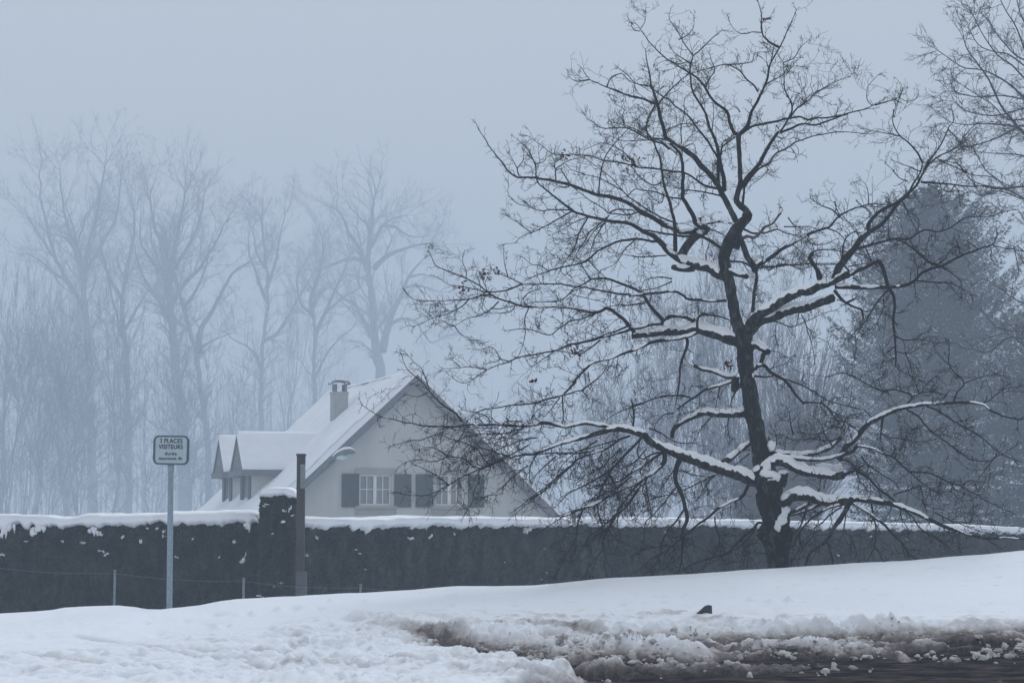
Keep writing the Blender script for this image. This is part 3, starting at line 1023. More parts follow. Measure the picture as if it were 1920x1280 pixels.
# roof snow
g = Geo()
nrm = {}
for s in (-1, 1):
    ue = s * (HW + .42); ze = ZR - SL * abs(ue)
    n_ = Vector((s * SL, 0, 1)).normalized()
    upv = DIRU * n_.x + Vector((0, 0, n_.z))
    th = 0.17
    k = th * 1.45
    A_, B_, C2, D2 = hs(0, -.06, ZR + .0), hs(ue, -.06, ze), hs(ue, 11.34, ze), hs(0, 11.34, ZR)
    # the ridge edge must not thin out: start the sheet on the other side of the ridge
    def hs2(u, w, z): return hs(u, w, z)
    A_ = hs(-s * .13, -.06, ZR + SL * .13); D2 = hs(-s * .13, 11.34, ZR + SL * .13)
    snow_sheet(g, A_, B_, C2, D2, tuple(upv), th, 60, 80, amp=0.28, seed=s * 3.3, soft=0.13, freq=.9)
g.build('roof_snow', M_snow, roof_o)

# chimney
cu, cw = -1.38, 4.3
zct = None
for z10 in range(0, 200):
    z = ZR - 2 + z10 * 0.02
    if proj(hs(cu, cw, z))[1] < 738:
        zct = z; break
ch = Geo()
def boxh(g, u0, u1, w0, w1, z0, z1):
    g.prism([(u0, z0), (u1, z0), (u1, z1), (u0, z1)], w0, w1, hs)
boxh(ch, cu - .25, cu + .23, cw - .23, cw + .27, ZR - 2.6, zct)
boxh(ch, cu - .27, cu + .25, cw - .25, cw + .29, zct - .02, zct + .05)
cho = ch.build('chimney', pmat('chimney_render', (0.32, 0.33, 0.335), .9, (0.38, .385, .385), 4), roof_o, smooth=False)
own_ = cho
g = Geo()
for du in (-.20, .13):
    boxh(g, cu + du, cu + du + .07, cw - .18, cw + .22, zct + .052, zct + .30)
for k in range(8):
    a0, a1 = math.pi * k / 8, math.pi * (k + 1) / 8
    g.prism([(cu - .01 - .31 * math.cos(a0), zct + .29 + .10 * math.sin(a0)), (cu - .01 - .31 * math.cos(a1), zct + .29 + .10 * math.sin(a1)),
             (cu - .01 - .31 * math.cos(a1), zct + .33 + .10 * math.sin(a1)), (cu - .01 - .31 * math.cos(a0), zct + .33 + .10 * math.sin(a0))], cw - .27, cw + .31, hs)
g.build('chimney_cap', M_trim, cho, smooth=False)
g = Geo()
g.tube([hs(cu - .01 - .31 * math.cos(a), cw + .02, zct + .345 + .115 * math.sin(a)) for a in np.linspace(0.05, 3.09, 12)], [0.02] + [0.04] * 10 + [0.02], 8)
g2 = Geo()
for k in range(9):
    a = math.pi * (k + .5) / 9
    g2.blob(hs(cu - .01 - .27 * math.cos(a), cw + .02, zct + .34 + .10 * math.sin(a)), (0.07, .27, .045), 10, 6, .1, k)
g2.build('snow', M_snow, cho)

# windows and shutters of the gable wall
for (ua, ub, zb1, zt1) in ((u1a, u1b, zb_, zt), (u2a, u2b, zb_, zt)):
    w_ = ub - ua
    g = Geo()
    def fb(a, b, c, d, w0=WF + .10, w1=WF + .16):
        g.prism([(a, c), (b, c), (b, d), (a, d)], w0, w1, hs)
    fb(ua, ua + .045, zb1, zt1); fb(ub - .045, ub, zb1, zt1)
    fb(ua + .045, ub - .045, zb1, zb1 + .05); fb(ua + .045, ub - .045, zt1 - .05, zt1)
    mid_ = (ua + ub) / 2
    fb(mid_ - .05, mid_ + .05, zb1 + .05, zt1 - .05, WF + .09, WF + .15)
    zc2 = zb1 + (zt1 - zb1) * .52
    for a, b in ((ua + .045, mid_ - .05), (mid_ + .05, ub - .045)):
        m2 = (a + b) / 2
        fb(m2 - .012, m2 + .012, zb1 + .05, zt1 - .05, WF + .11, WF + .14)
        fb(a, b, zc2 - .012, zc2 + .012, WF + .115, WF + .145)
    win = g.build('window', M_white, house, smooth=False)
    g = Geo()
    g.prism([(ua + .03, zb1 + .03), (ub - .03, zb1 + .03), (ub - .03, zt1 - .03), (ua + .03, zt1 - .03)], WF + .165, WF + .18, hs)
    g.build('pane', M_curt, win, smooth=False)
    g = Geo()
    g.prism([(ua - .16, zt1 + .005), (ub + .16, zt1 + .005), (ub + .16, zt1 + .19), (ua - .16, zt1 + .19)], WF - .04, WF - .002, hs)
    g.build('lintel', M_stone, win, smooth=False)
    g = Geo()
    g.prism([(ua - .16, zb1 - .02), (ub + .16, zb1 - .02), (ub + .16, zb1 - .10), (ua - .16, zb1 - .10)], WF - .09, WF - .002, hs)
    g.prism([(ua - .16, zb1 - .104), (ub + .16, zb1 - .104), (ub + .16, zb1 - .30), (ua - .16, zb1 - .30)], WF - .03, WF - .002, hs)
    g.build('sill', M_stone, win, smooth=False)
sh_m = []
for a, b in ((641.5, 673), (740, 771), (780, 812), (878, 908)):
    ua, zt1 = solve(a, 889, WF - .05); ub, zb1 = solve(b, 951, WF - .05)
    zt1, zb1 = zt + .02, zb_ - .06
    g = Geo()
    g.prism([(ua, zb1), (ub, zb1), (ub, zt1), (ua, zt1)], WF - .045, WF - .015, hs)
    n = 18
    for k in range(n):      # louvres
        z0 = zb1 + .06 + (zt1 - zb1 - .12) * k / n
        g.prism([(ua + .05, z0), (ub - .05, z0), (ub - .05, z0 + .028), (ua + .05, z0 + .028)], WF - .058, WF - .046, hs)
    for (c0, c1, d0, d1) in ((ua, ua + .045, zb1, zt1), (ub - .045, ub, zb1, zt1), (ua + .045, ub - .045, zb1, zb1 + .05), (ua + .045, ub - .045, zt1 - .05, zt1)):
        g.prism([(c0, d0), (c1, d0), (c1, d1), (c0, d1)], WF - .066, WF - .046, hs)
    g.build('shutter', M_shut, house, smooth=False)

# dormers (two on the left slope, two on the right)
def dormer(s, w0, w1):
    """s side, walls from w0 to w1"""
    wm = (w0 + w1) / 2
    zrd = solve(447, 812, 4.6)[1] - .0 if False else ZR - 1.74
    zev = zrd - 1.16
    uo = 4.72 * s
    uw = 4.38 * s
    d = Geo()
    zr0 = ZR - SL * 4.38 - .2
    t = .18
    # cheeks follow the main roof
    for wa, wb in ((w0, w0 + t), (w1 - t, w1)):
        d.prism([(uw, zr0), (uw, zev), (s * (ZR - zev) / SL - s * .1, zev), (s * (ZR - zev) / SL - s * .1, zev - .12)], wa, wb, hs)
    # front wall round the opening
    fw = lambda a, b, c, e: d.hexa([hs(uw, a, c), hs(uw, b, c), hs(uw - s * .15, b, c), hs(uw - s * .15, a, c), hs(uw, a, e), hs(uw, b, e), hs(uw - s * .15, b, e), hs(uw - s * .15, a, e)])
    fw(w0 + t, w1 - t, zr0, zr0 + .32)
    fw(w0 + t, w0 + t + .12, zr0 + .32, zev); fw(w1 - t - .12, w1 - t, zr0 + .32, zev)
    o = d.build('dormer', M_wall, house, smooth=False)
    for wa in (w0 + .005, w1 - .36):
        g = Geo()
        g.hexa([hs(uw + s * .05, wa, zr0 + .18), hs(uw + s * .05, wa + .355, zr0 + .18), hs(uw + s * .01, wa + .355, zr0 + .18), hs(uw + s * .01, wa, zr0 + .18),
                hs(uw + s * .05, wa, zev - .02), hs(uw + s * .05, wa + .355, zev - .02), hs(uw + s * .01, wa + .355, zev - .02), hs(uw + s * .01, wa, zev - .02)])
        g.build('shutter', M_shut, o, smooth=False)
    g = Geo()
    g.hexa([hs(uw - s * .06, w0 + .3, zr0 + .32), hs(uw - s * .06, w1 - .3, zr0 + .32), hs(uw - s * .09, w1 - .3, zr0 + .32), hs(uw - s * .09, w0 + .3, zr0 + .32),
            hs(uw - s * .06, w0 + .3, zev), hs(uw - s * .06, w1 - .3, zev), hs(uw - s * .09, w1 - .3, zev), hs(uw - s * .09, w0 + .3, zev)])
    g.build('pane', M_curt, o, smooth=False)
    # roof: two slabs with their ridge running to the main roof
    ov = .22
    g = Geo()
    ui = s * (ZR - zrd) / SL
    ue = s * (ZR - zev) / SL
    for k in (-1, 1):
        we = wm + k * ((w1 - w0) / 2 + ov)
        g.hexa([hs(uo, wm, zrd), hs(uo, we, zev), hs(ue, we, zev), hs(ui, wm, zrd),
                hs(uo, wm, zrd - .14), hs(uo, we - k * .08, zev - .08), hs(ue, we - k * .08, zev - .08), hs(ui, wm, zrd - .14)])
    ro = g.build('roof', M_tile, o, smooth=False)
    g = Geo()   # boarded gable, eaves fascia
    wn, wf = wm - (w1 - w0) / 2 - ov, wm + (w1 - w0) / 2 + ov
    g.add([hs(uo - s * .03, wn, zev - .02), hs(uo - s * .03, wf, zev - .02), hs(uo - s * .03, wm, zrd + .02), hs(uo - s * .10, wn, zev - .02), hs(uo - s * .10, wf, zev - .02), hs(uo - s * .10, wm, zrd + .02)],
          [(0, 1, 4, 3), (1, 2, 5, 4), (2, 0, 3, 5)], [(0, 2, 1), (3, 4, 5)])
    g.hexa([hs(uo + s * .05, wn - .03, zev - .20), hs(ue - s * 0, wn - .03, zev - .20), hs(ue, wn + .05, zev - .20), hs(uo + s * .05, wn + .05, zev - .20),
            hs(uo + s * .05, wn - .03, zev + .0), hs(ue, wn - .03, zev + .0), hs(ue, wn + .05, zev + .0), hs(uo + s * .05, wn + .05, zev + .0)])
    g.hexa([hs(uo + s * .05, wf - .05, zev - .20), hs(ue, wf - .05, zev - .20), hs(ue, wf + .03, zev - .20), hs(uo + s * .05, wf + .03, zev - .20),
            hs(uo + s * .05, wf - .05, zev), hs(ue, wf - .05, zev), hs(ue, wf + .03, zev), hs(uo + s * .05, wf + .03, zev)])
    g.hexa([hs(uo + s * .05, wn + .052, zev - .20), hs(uo + s * .05, wf - .052, zev - .20), hs(uo - s * .04, wf - .052, zev - .20), hs(uo - s * .04, wn + .052, zev - .20),
            hs(uo + s * .05, wn + .052, zev - .021), hs(uo + s * .05, wf - .052, zev - .021), hs(uo - s * .04, wf - .052, zev - .021), hs(uo - s * .04, wn + .052, zev - .021)])
    g.build('fascia', M_trim, o, smooth=False)
    g = Geo()
    for k in (-1, 1):
        we = wm + k * ((w1 - w0) / 2 + ov + .02)
        up = (DIRW * k * 1.16 + Vector((0, 0, (w1 - w0) / 2 + ov))).normalized()
        over = -k * .07
        A_, B_, C2, D2 = hs(uo + s * .01, wm + over, zrd + .07), hs(uo + s * .01, we, zev - .01), hs(ue - s * .12, we, zev - .01), hs(ui - s * .35, wm + over, zrd + .07)
        snow_sheet(g, A_, B_, C2, D2, tuple(up), 0.15, 16, 26, amp=.2, seed=w0 + k, soft=.12, freq=.7)
    g.build('roof_snow', M_snow, ro)


for s in (-1, 1):
    dormer(s, 3.9, 5.45)
    dormer(s, 6.95, 8.5)

# ------------------------------------------------------------------ the oak
TILES = {'A': (980, 700), 'B': (1180, 440), 'C': (1180, 160), 'D': (780, 400), 'E': (880, 180), 'F': (1040, 0), 'G': (1440, 80),
         'H': (1440, 360), 'I': (1440, 640), 'J': (680, 640), 'K': (1440, 840), 'L': (980, 880)}
# tile, radius start, radius end (photograph pixels), depth gained (m) | points in tile units (1/4 pixel)
TRACE = """
A 12 2.4 -1.0|1800,830 1600,750 1400,690 1200,620 1060,560 960,510 900,455 800,425 700,418 600,435 480,470 380,500 280,525 200,555 120,590
J 2.2 .6 -.4|1320,830 1240,850 1140,860 1050,890 960,930 880,960 800,990 700,1040 600,1100 520,1140 420,1155 300,1145
A 4 3.2 -.3|720,418 640,400 560,385 480,372 380,385 300,398 200,375 130,370 60,388 0,395
J 3 .6 -.6|1200,635 1060,625 940,628 820,625 740,634 640,640 540,635 440,628 360,612 280,600 200,575 140,565 80,540 0,480
A 7.5 4 .5|1690,295 1560,308 1440,305 1380,290 1300,312 1220,350 1160,390 1125,425 1120,480
A 7 5 .3|1480,690 1560,630 1620,580 1710,515
A 5 3.5 -.5|1180,640 1155,720 1150,800 1190,900 1220,1000 1235,1080 1210,1150 1190,1230
L 3.4 1 -.2|1200,500 1195,620 1190,700 1160,790
A 5 2 -.8|1060,570 1065,640 1040,690 980,740 900,790 840,830 760,860 680,900 600,950 520,990 450,1010 380,1040 300,1070
A 3.4 1.6 -.5|1690,840 1650,920 1560,960 1480,1000 1400,1070 1300,1140 1200,1225
L 1.6 .6 -.2|1200,510 1100,590 1030,630 960,670 890,740 780,810
L 2.8 1.2 -.6|1800,400 1760,400 1730,440 1660,500 1600,560 1520,630 1420,655 1340,680 1200,750
L 2 .7 -.2|1740,450 1680,530 1560,620 1500,650 1400,710 1330,755
L 2.4 .8 -.3|1210,300 1150,390 1100,440 1050,530 1030,640 1000,690 940,770 880,810
L 1.5 .6 -.2|1080,560 960,590 870,600 790,560 740,545
L 2 .7 -.5|890,110 800,250 700,350 640,440 600,520 600,600 560,650 500,720 440,850
L 1.6 .6 -.2|700,330 600,430 500,500 440,600 400,670
L 1.6 .6 -.3|450,310 420,380 400,500 340,620 280,740 245,790
L 1.5 .6 0|560,190 570,320 600,420 600,520
L 1.3 .5 0|600,580 620,650 615,720
L 1.5 .6 .2|920,80 940,200 960,300 970,400
L 1.8 .8 .2|1150,130 1080,220 980,340 920,400 905,540
L 1.8 .8 -.2|1440,40 1340,90 1200,160 1100,190 940,220
L 1.5 .6 0|640,40 700,130 720,180
L 1.8 .6 0|1440,350 1450,450 1475,520 1460,590 1420,650
L 1.5 .6 0|1640,520 1670,620 1650,740
L 1.4 .6 0|1100,590 1060,660 1080,720
A 3 1 -.6|890,480 840,540 760,620 680,700 620,750 540,800 440,850 340,900 270,970
A 3 1.2 -.8|1040,600 960,650 900,690 820,740 740,800 650,830 540,850
A 2.6 1.2 .2|805,465 720,500 640,560 560,580 460,590 400,600 240,600 100,605 0,600
J 1.4 .6 .1|1200,600 1100,600 1000,640 900,650 800,640
A 2.5 .9 -.5|820,560 740,640 640,760 600,850 560,910 480,960
A 2.4 .8 -.4|620,570 520,600 420,640 360,690 280,760 200,830 120,890 40,950 -40,1010
A 2 .7 -.4|400,620 380,680 300,750 220,830 160,880 60,930
A 2 .7 .2|250,620 180,680 120,740 60,800
A 1.8 .7 .2|150,560 100,620 60,700 50,800
A 2 .7 -.4|900,800 820,880 760,960 700,1050 660,1120 600,1200
A 2 .7 -.4|860,870 780,990 720,1060
A 2 .7 .3|640,780 600,860 560,960 570,1060 600,1160
A 1.8 .7 0|640,740 700,840 720,900
A 1.8 .6 0|900,690 880,740 900,790
A 2 .7 -.2|820,770 700,860 600,900 500,960 440,1010 330,1050 230,1120 120,1190
A 1.5 .6 .3|930,560 860,640 780,700 700,730 620,790
A 1.8 .7 -.3|740,560 650,640 600,700 520,740 400,800
A 1.7 .7 -.3|560,500 470,560 400,590 300,680 260,760
A 1.6 .7 .3|700,500 560,540 420,580 340,600
A 2.4 1 0|1050,590 980,600 900,640 860,600 880,500
A 1.8 .6 -.3|960,740 900,860 930,960 950,1040
A 2.5 1.5 .2|825,400 835,330 825,240 820,200
A 1.8 .7 .2|830,240 900,220 1000,185 1080,170 1180,165
A 4 1.5 .4|1620,55 1560,65 1480,90 1380,120 1300,170 1200,240 1160,270
A 2 .8 .2|1260,180 1180,165 1080,165 980,190 880,230 780,265 700,300 640,340
A 1.8 .7 0|1130,300 1060,310 1000,370 990,400
A 2 .8 0|950,410 1020,440 1100,490 1180,520 1290,520
A 1.8 .7 0|1480,90 1450,240
A 2.2 .8 0|1600,130 1570,190 1560,250
A 1.5 .6 0|1545,330 1540,420 1560,530
A 2 .7 0|1420,320 1350,400 1300,480
A 1.6 .6 0|1700,600 1600,680 1550,700
A 1.5 .6 .2|1440,770 1400,800 1330,920 1280,980
A 1.5 .6 0|1190,720 1280,760 1400,770 1460,760
A 1.5 .6 0|1150,700 1080,800 1000,920
B 3.2 1.2 -.2|430,770 435,830 400,920 380,1000 370,1120 350,1260
B 4 3 -.3|510,730 430,765 300,790 200,800 100,835 0,875
D 2.9 2.4 -.3|1600,1035 1450,1090 1330,1120 1250,1190 1180,1270
J 2.5 .7 -.5|1600,300 1500,400 1380,430 1290,460 1200,472 1080,480 1000,500 900,510 840,545 790,590
J 2 1 0|1500,400 1500,480 1505,560 1500,620
J 1.5 .6 0|1480,420 1430,490 1370,560
J 1.6 .7 0|1510,405 1560,385 1640,370 1700,430
J 1.5 .6 0|1690,230 1700,290 1710,320
J 2 .7 .3|1640,370 1720,310 1800,240 1840,160
J 2.4 .6 -.3|745,600 700,540 620,490 560,440 500,370 460,320 400,270 340,220 310,170 295,110
J 1.2 .5 0|500,360 480,300 440,200 380,150 345,110
J 1.3 .5 0|490,380 430,410 380,410 340,400
J 1.4 .6 0|960,605 930,560 860,535 780,520
J 1.6 .6 -.3|1210,650 1130,670 1050,690 960,695 870,690 800,680 700,660
J 1.6 .6 -.4|1300,720 1200,740 1060,790 960,830 860,880
J 1.6 .6 -.3|1240,780 1140,830 1000,900 880,960 870,1040 840,1110 820,1200 780,1280
J 1.6 .6 -.3|1100,860 1000,830 900,800 820,810 780,870
J 1.5 .6 -.3|900,960 820,930 760,880 640,860 540,900 440,885 330,900
J 1.5 .6 -.2|960,940 900,870 850,800 700,740 560,700 440,740 380,740 290,760
J 1.4 .5 -.2|640,860 580,820 500,790 430,810
J 1.4 .5 -.2|640,1070 560,1010 480,960 410,930
J 1.4 .6 0|1240,930 1140,1000 1060,1080 1040,1140 940,1150
J 1.5 .6 0|1560,930 1440,1050 1340,1130 1240,1210 1150,1290
J 1.4 .6 0|860,700 760,720 700,760 640,840 600,900
B 12 6 .6|850,800 760,780 680,750 600,728 540,712 480,718 400,718 300,722 200,735 100,748 25,755
B 5 3.2 .3|490,650 440,620 350,605 290,620 265,660 180,670 100,690 40,700 0,690
B 3 1.6 .3|510,720 510,640 540,600 600,600 700,620 750,640
D 4 .6 .6|1640,900 1600,840 1540,780 1480,730 1430,712 1350,745 1250,730 1150,705 1060,700 860,702 780,690 700,660 620,640 560,610 480,540 380,490 260,440 150,390 100,290
D 2 .7 -.2|1430,715 1340,750 1250,790 1150,810 1060,870 1000,910 880,880 780,865 670,880
D 3 .6 .3|1620,865 1500,900 1380,935 1250,965 1150,985 1060,1020 940,1050 800,1075 700,1110 560,1160 460,1220 400,1260 340,1270 280,1235
D 2.5 1 .1|1600,840 1480,890 1300,950 1180,975
D 2 .7 -.2|1380,950 1290,1020 1220,1055 1120,1040 1040,1030
D 1.3 .5 0|530,1170 400,1150 330,1155 200,1165
D 1.3 .5 0|330,1150 275,1100
D 1.3 .5 0|700,1110 630,1085 600,1030 560,1000 500,1020 440,1020
D 1.1 .5 0|630,1085 600,1115 565,1110
D 1.4 .5 0|1040,1030 940,1100 870,1150 830,1110
D 1.4 .5 0|850,700 820,780 820,900 800,990 770,1070
D 4 2 .4|1870,820 1760,700 1690,600 1600,550 1500,510 1430,490 1320,490
D 1.8 .6 .2|1320,490 1240,540 1190,560 1120,630 1040,660 900,665 780,685
D 1.8 .7 .1|1310,490 1260,420 1240,380
D 2.6 1.1 .2|1690,615 1600,610 1480,595 1380,575 1270,555 1170,545 1080,530 980,525 900,535 800,530
D 1.5 .5 0|800,530 720,490 610,445 600,440
D 1.2 .5 0|690,475 665,380 655,305
D 2 .6 .1|800,530 700,570 620,585 540,590 420,565 260,535 160,485
B 3 2.6 .2|730,495 600,495 450,485 400,450 340,425 200,435 100,448 0,458
D 2 .5 .1|620,640 540,610 400,640 260,655 100,655 -20,645 -70,600
D 1.5 .5 -.2|400,640 340,700 240,750 120,785 50,825 -20,850
D 1.6 .5 -.2|620,660 560,720 480,765 380,790 290,845
D 1.2 .5 0|290,845 240,825 180,800
D 1.2 .5 0|290,845 330,900 400,940
D 1.4 .5 0|800,640 850,590 930,570
D 1.3 .5 0|560,620 530,570 500,500 480,460
D 1.2 .5 0|375,490 375,430 350,370 350,320
D 3 1 .3|1850,215 1760,205 1680,195 1600,195 1520,215 1380,270 1300,340 1240,375 1090,410 980,435 850,490
D 1.4 .5 0|990,430 930,390 870,385 800,330
D 1.6 .6 0|1430,30 1390,70 1300,140 1230,195 1170,180
D 1.6 .6 0|1420,60 1340,190 1300,330
D 1.6 .6 0|1290,30 1230,130 1200,230 1150,310 1090,410
D 1.5 .6 0|1300,140 1260,220 1200,300
D 1.5 .6 0|1880,315 1750,325 1650,325 1450,290
D 1.6 .6 0|1640,200 1560,280 1500,370 1430,410
D 1.5 .6 0|1290,345 1340,400 1400,460 1440,490
D 1.6 .6 0|1920,510 1800,560 1690,575
D 1.6 .6 0|1920,490 1820,480 1720,500 1690,570
D 1.8 .7 0|1710,670 1600,690 1500,690 1420,700
D 1.3 .5 0|1240,560 1160,600 1300,640 1400,660
D 1.3 .5 0|560,710 620,715 700,700 780,690
D 1.3 .5 0|740,700 700,740 580,750
B 13 8 .8|740,320 660,275 580,240 500,225 430,205 370,170 330,140
B 8 5 .2|480,250 400,255 325,245
B 7 4 .2|370,180 280,110 220,40 180,0
E 5 .6 .6|1480,1140 1420,1090 1380,1050 1300,1010 1220,970 1130,945 1000,930 900,905 820,880 770,855 700,800 620,740 560,690 510,640 500,560 490,510 440,400 400,360
B 4.5 4 .2|345,170 345,60 345,-60
E 4.5 .9 .4|1545,1210 1545,1010 1530,920 1500,790 1470,700 1450,600 1430,480 1410,410 1370,330 1335,270 1335,200 1360,130 1395,60
C 9 6 .3|385,1290 420,1220 480,1150 545,1110 580,1085 545,1060 500,1030
C 5 2.5 .2|500,1040 470,960 430,890 400,850 400,780 400,650 390,540 360,490 300,440
E 2.4 .6 .3|1500,400 1450,360 1350,320 1250,270 1180,240 1110,240 1000,240 900,180 870,145
E 5.5 .6 .8|1720,1010 1600,1020 1540,990 1450,960 1380,920 1290,870 1200,810 1100,770 960,740 860,710 760,670 640,635 540,625 480,615 400,612 340,600 280,545 240,490 170,410 120,330 60,240 50,210
E 1.6 .6 0|500,620 495,520 470,460 430,390
E 1.5 .6 0|375,600 360,545 400,490 410,430
E 1.2 .5 0|360,545 305,440
E 1.2 .5 0|490,510 560,490 580,430
E 1.8 .7 .1|1290,860 1200,890 1100,880 1050,880 980,830 900,780 820,710 760,670
E 2 .8 0|1050,880 1100,850 1200,855 1290,860
E 2 .6 .3|1560,960 1400,890 1300,830 1200,760 1130,690 1060,610 1000,560 900,490 850,460
E 2.8 .6 .5|1920,690 1840,690 1740,660 1660,600 1590,570 1500,560 1400,550 1300,535 1200,515 1100,495 1000,480 900,450 850,440 740,440 640,440 560,390 440,300
E 1.8 .6 .2|970,730 985,600 1000,500 1040,420 1100,340 1180,260 1240,190 1290,140
E 1.5 .6 .1|1250,520 1180,440 1090,380 1010,355 940,370 870,400
E 1.6 .5 -.1|780,855 640,850 540,860 460,835 360,805 290,740 290,660
E 1.8 .5 -.1|770,865 690,910 600,960 500,1010 400,1050 340,1100 270,1110
E 1.2 .5 0|470,1030 380,960 300,910 260,860
E 1.4 .5 -.1|890,910 840,1000 800,1080 780,1160 700,1260
E 1.4 .5 0|1050,890 1010,950 940,1010 880,1100 830,1170 760,1270
E 1.3 .5 0|880,910 780,950 700,1000 620,1040
E 3.2 1.5 .2|1890,1140 1780,1070 1700,1050 1600,1050 1450,1030 1340,1010 1280,1000
E 2 1 .2|1890,750 1760,720 1640,705 1590,700
E 2 .8 .1|1600,770 1500,760 1400,720 1300,710 1240,700 1180,750 1120,770
E 1.8 .7 0|1440,650 1380,670 1320,640 1260,590 1220,530
E 1.6 .6 0|760,670 680,540 650,560 640,500 620,440
E 1.4 .6 0|870,590 760,550
E 1.6 .6 0|1150,710 1060,660 960,610 870,590
E 1.5 .6 0|1560,430 1500,390 1420,330 1330,330 1200,340 1130,330 1040,290
E 1.5 .6 0|1380,330 1300,240 1240,200 1170,200
E 1.5 .6 0|650,630 650,550 700,510 760,480 850,460
E 1.4 .6 .2|1460,730 1440,800 1380,770 1350,740
C 5.5 5 .5|800,1020 740,900 690,800 640,710 560,620 490,545 420,490 350,435 270,385
F 4.5 .7 .4|830,1025 810,940 790,870 770,780 745,700 720,620 700,500 685,420 680,370
F 2.8 .6 .4|770,785 700,755 640,735 560,720 480,690 400,660 320,625 260,600 220,540 200,510
F 1.4 .5 0|260,600 160,610 110,580
F 1.4 .5 0|390,650 420,590 500,550 560,610 640,640 740,700
F 2.2 .8 .1|780,780 850,690 900,640 1000,560
F 2.6 .7 .5|1225,1185 1170,1090 1100,1000 1030,910 970,840 900,800 870,760 780,700 700,650 600,620 540,560 480,510
C 4.5 4 .2|710,790 705,680 685,600 670,520
C 3.5 3 .2|665,730 665,600 672,520
F 3.5 .7 -.3|1235,1170 1200,1040 1160,950 1130,850 1080,760 1030,680 1020,600 1020,500 1040,420 1100,370 1180,290 1250,230
F 1.5 .6 0|1040,420 980,340 930,250 880,180 860,150
F 1.4 .5 0|930,300 1000,260 1040,210 1045,160
F 1.6 .5 .2|1020,480 960,440 900,400 860,340
F 3.8 .6 .4|1385,1015 1350,1000 1310,910 1290,840 1200,760 1130,660 1060,580 1000,540 900,480 820,430 760,370 700,300 650,230 625,190
F 1 .5 0|645,215 675,170 685,110
F 1 .5 0|640,235 590,225 570,170
F 1.8 .6 .2|1130,660 1160,590 1200,530 1180,470 1160,400
F 3.8 .6 -.4|1385,1015 1440,940 1480,840 1540,720 1590,600 1620,480 1680,370 1730,270 1770,180 1810,80
F 2.6 .6 .2|1690,360 1620,320 1565,270 1550,200 1550,110 1530,40 1510,-40
F 1.8 .7 .2|1590,600 1620,460 1645,350
F 2 .7 -.3|1525,690 1500,650 1440,590 1370,520 1290,485 1200,500 1100,530 1020,550
F 1.6 .6 0|1290,485 1400,480 1480,460 1500,400 1560,390
F 1.3 .5 0|1550,245 1480,240 1400,255 1340,215 1310,165
F 1.4 .5 0|1580,640 1640,600 1700,570 1760,510 1840,440
F 2.6 .7 -.2|1690,990 1740,910 1775,840 1775,770 1730,680 1720,560 1715,470 1680,420
F 1.3 .5 0|1720,470 1800,430 1840,360 1920,290
F 1.2 .5 0|1735,560 1790,500 1880,505
F 1.4 .6 0|1250,1110 1270,1060 1350,1010
F 1.5 .6 .2|1240,1150 1285,1120
F 1.5 .6 0|820,980 900,950 950,930 1030,930
F 1.5 .6 .1|700,1030 690,960 700,880 750,790
F 1.8 .7 .2|950,1110 900,1070 830,1050 760,1040 700,1030 600,970 520,940 460,920
F 1.3 .5 0|520,940 510,860 520,820 460,780 440,720
F 1.4 .5 0|950,1100 950,950 970,850 975,740 1030,690
F 1.4 .5 0|980,1100 1040,1080 1060,1140
F 1.4 .5 0|1180,990 1190,880 1190,780
C 5 3 -.5|850,770 880,700 930,640 980,580 1020,500 1060,430 1120,350
C 2.8 1 -.6|1130,355 1200,330 1290,290 1380,295 1460,275 1550,250 1650,210 1760,180 1850,140
G 1.8 .6 -.1|800,470 840,458 900,440 980,410 1010,350
G 1 .4 0|985,415 1050,440 1110,420
G 1.1 .5 0|780,470 745,430 745,340 790,280 830,240
G 1.1 .5 0|940,500 945,560 980,430
C 3 1.6 -.3|820,375 900,320 1000,290 1100,270 1200,245 1280,235 1330,260 1420,245 1550,235 1640,215
C 2.2 .7 0|1200,250 1260,170 1340,120 1400,50 1520,0
G 1.2 .5 0|340,400 400,350 500,300 600,260 640,230
C 2.6 .6 -.5|870,760 890,720 960,640 1050,580 1100,510 1160,480 1250,430 1370,385 1480,365 1560,350 1700,355 1810,365
C 3 2 .1|850,890 860,800 870,740
C 2.4 1 .1|690,520 700,460 790,395
C 4 2 -.4|800,1190 830,1160 880,1130 940,1140 980,1110 1010,1070 1070,1040 1110,990 1140,955
C 2.5 1 -.2|860,1080 940,1110 1040,1100 1110,1080 1180,1110 1290,1140
C 2 1 .2|580,1040 700,1020 760,1040
C 2 .8 .2|580,1070 660,1100 720,1130
C 3 2 .2|560,1140 620,1180 680,1220
C 1.5 .6 0|830,200 800,160 780,160
C 1.6 .6 0|1100,300 1110,310 1130,350
C 1.4 .6 0|960,600 1020,600 1040,630 980,700 920,745
C 1.4 .6 0|680,640 720,720 800,750
B 12 9 -.2|890,860 885,780 895,720
B 10 6.5 -1.0|895,740 900,690 950,625 1040,560 1150,495 1260,440 1360,420 1420,385 1480,370 1560,330 1640,300
B 10 8 -.6|900,730 930,690 990,640 1080,610 1200,570 1320,545 1420,510 1530,475
H 5 3 -.4|440,700 540,655 640,610 740,560 830,515
H 4.5 1.3 -.3|830,520 860,560 885,640 905,710 945,790 945,900 940,1000 950,1100 955,1180 960,1280
I 1.5 .6 0|955,30 960,100 960,180 1030,240 1100,270 1190,320
I 1.3 .5 0|950,40 870,100 865,140
I 1.3 .5 0|970,75 1040,90 1100,70 1150,25
I 1.2 .5 0|1030,90 1060,160 1080,240 1090,330
H 2.2 .8 -.2|900,735 840,800 770,900 710,990 650,1050 600,1110
H 1.2 .5 0|650,1050 660,1150 650,1250
H 1.6 .6 -.1|950,1080 1030,1110 1140,1100 1260,1130
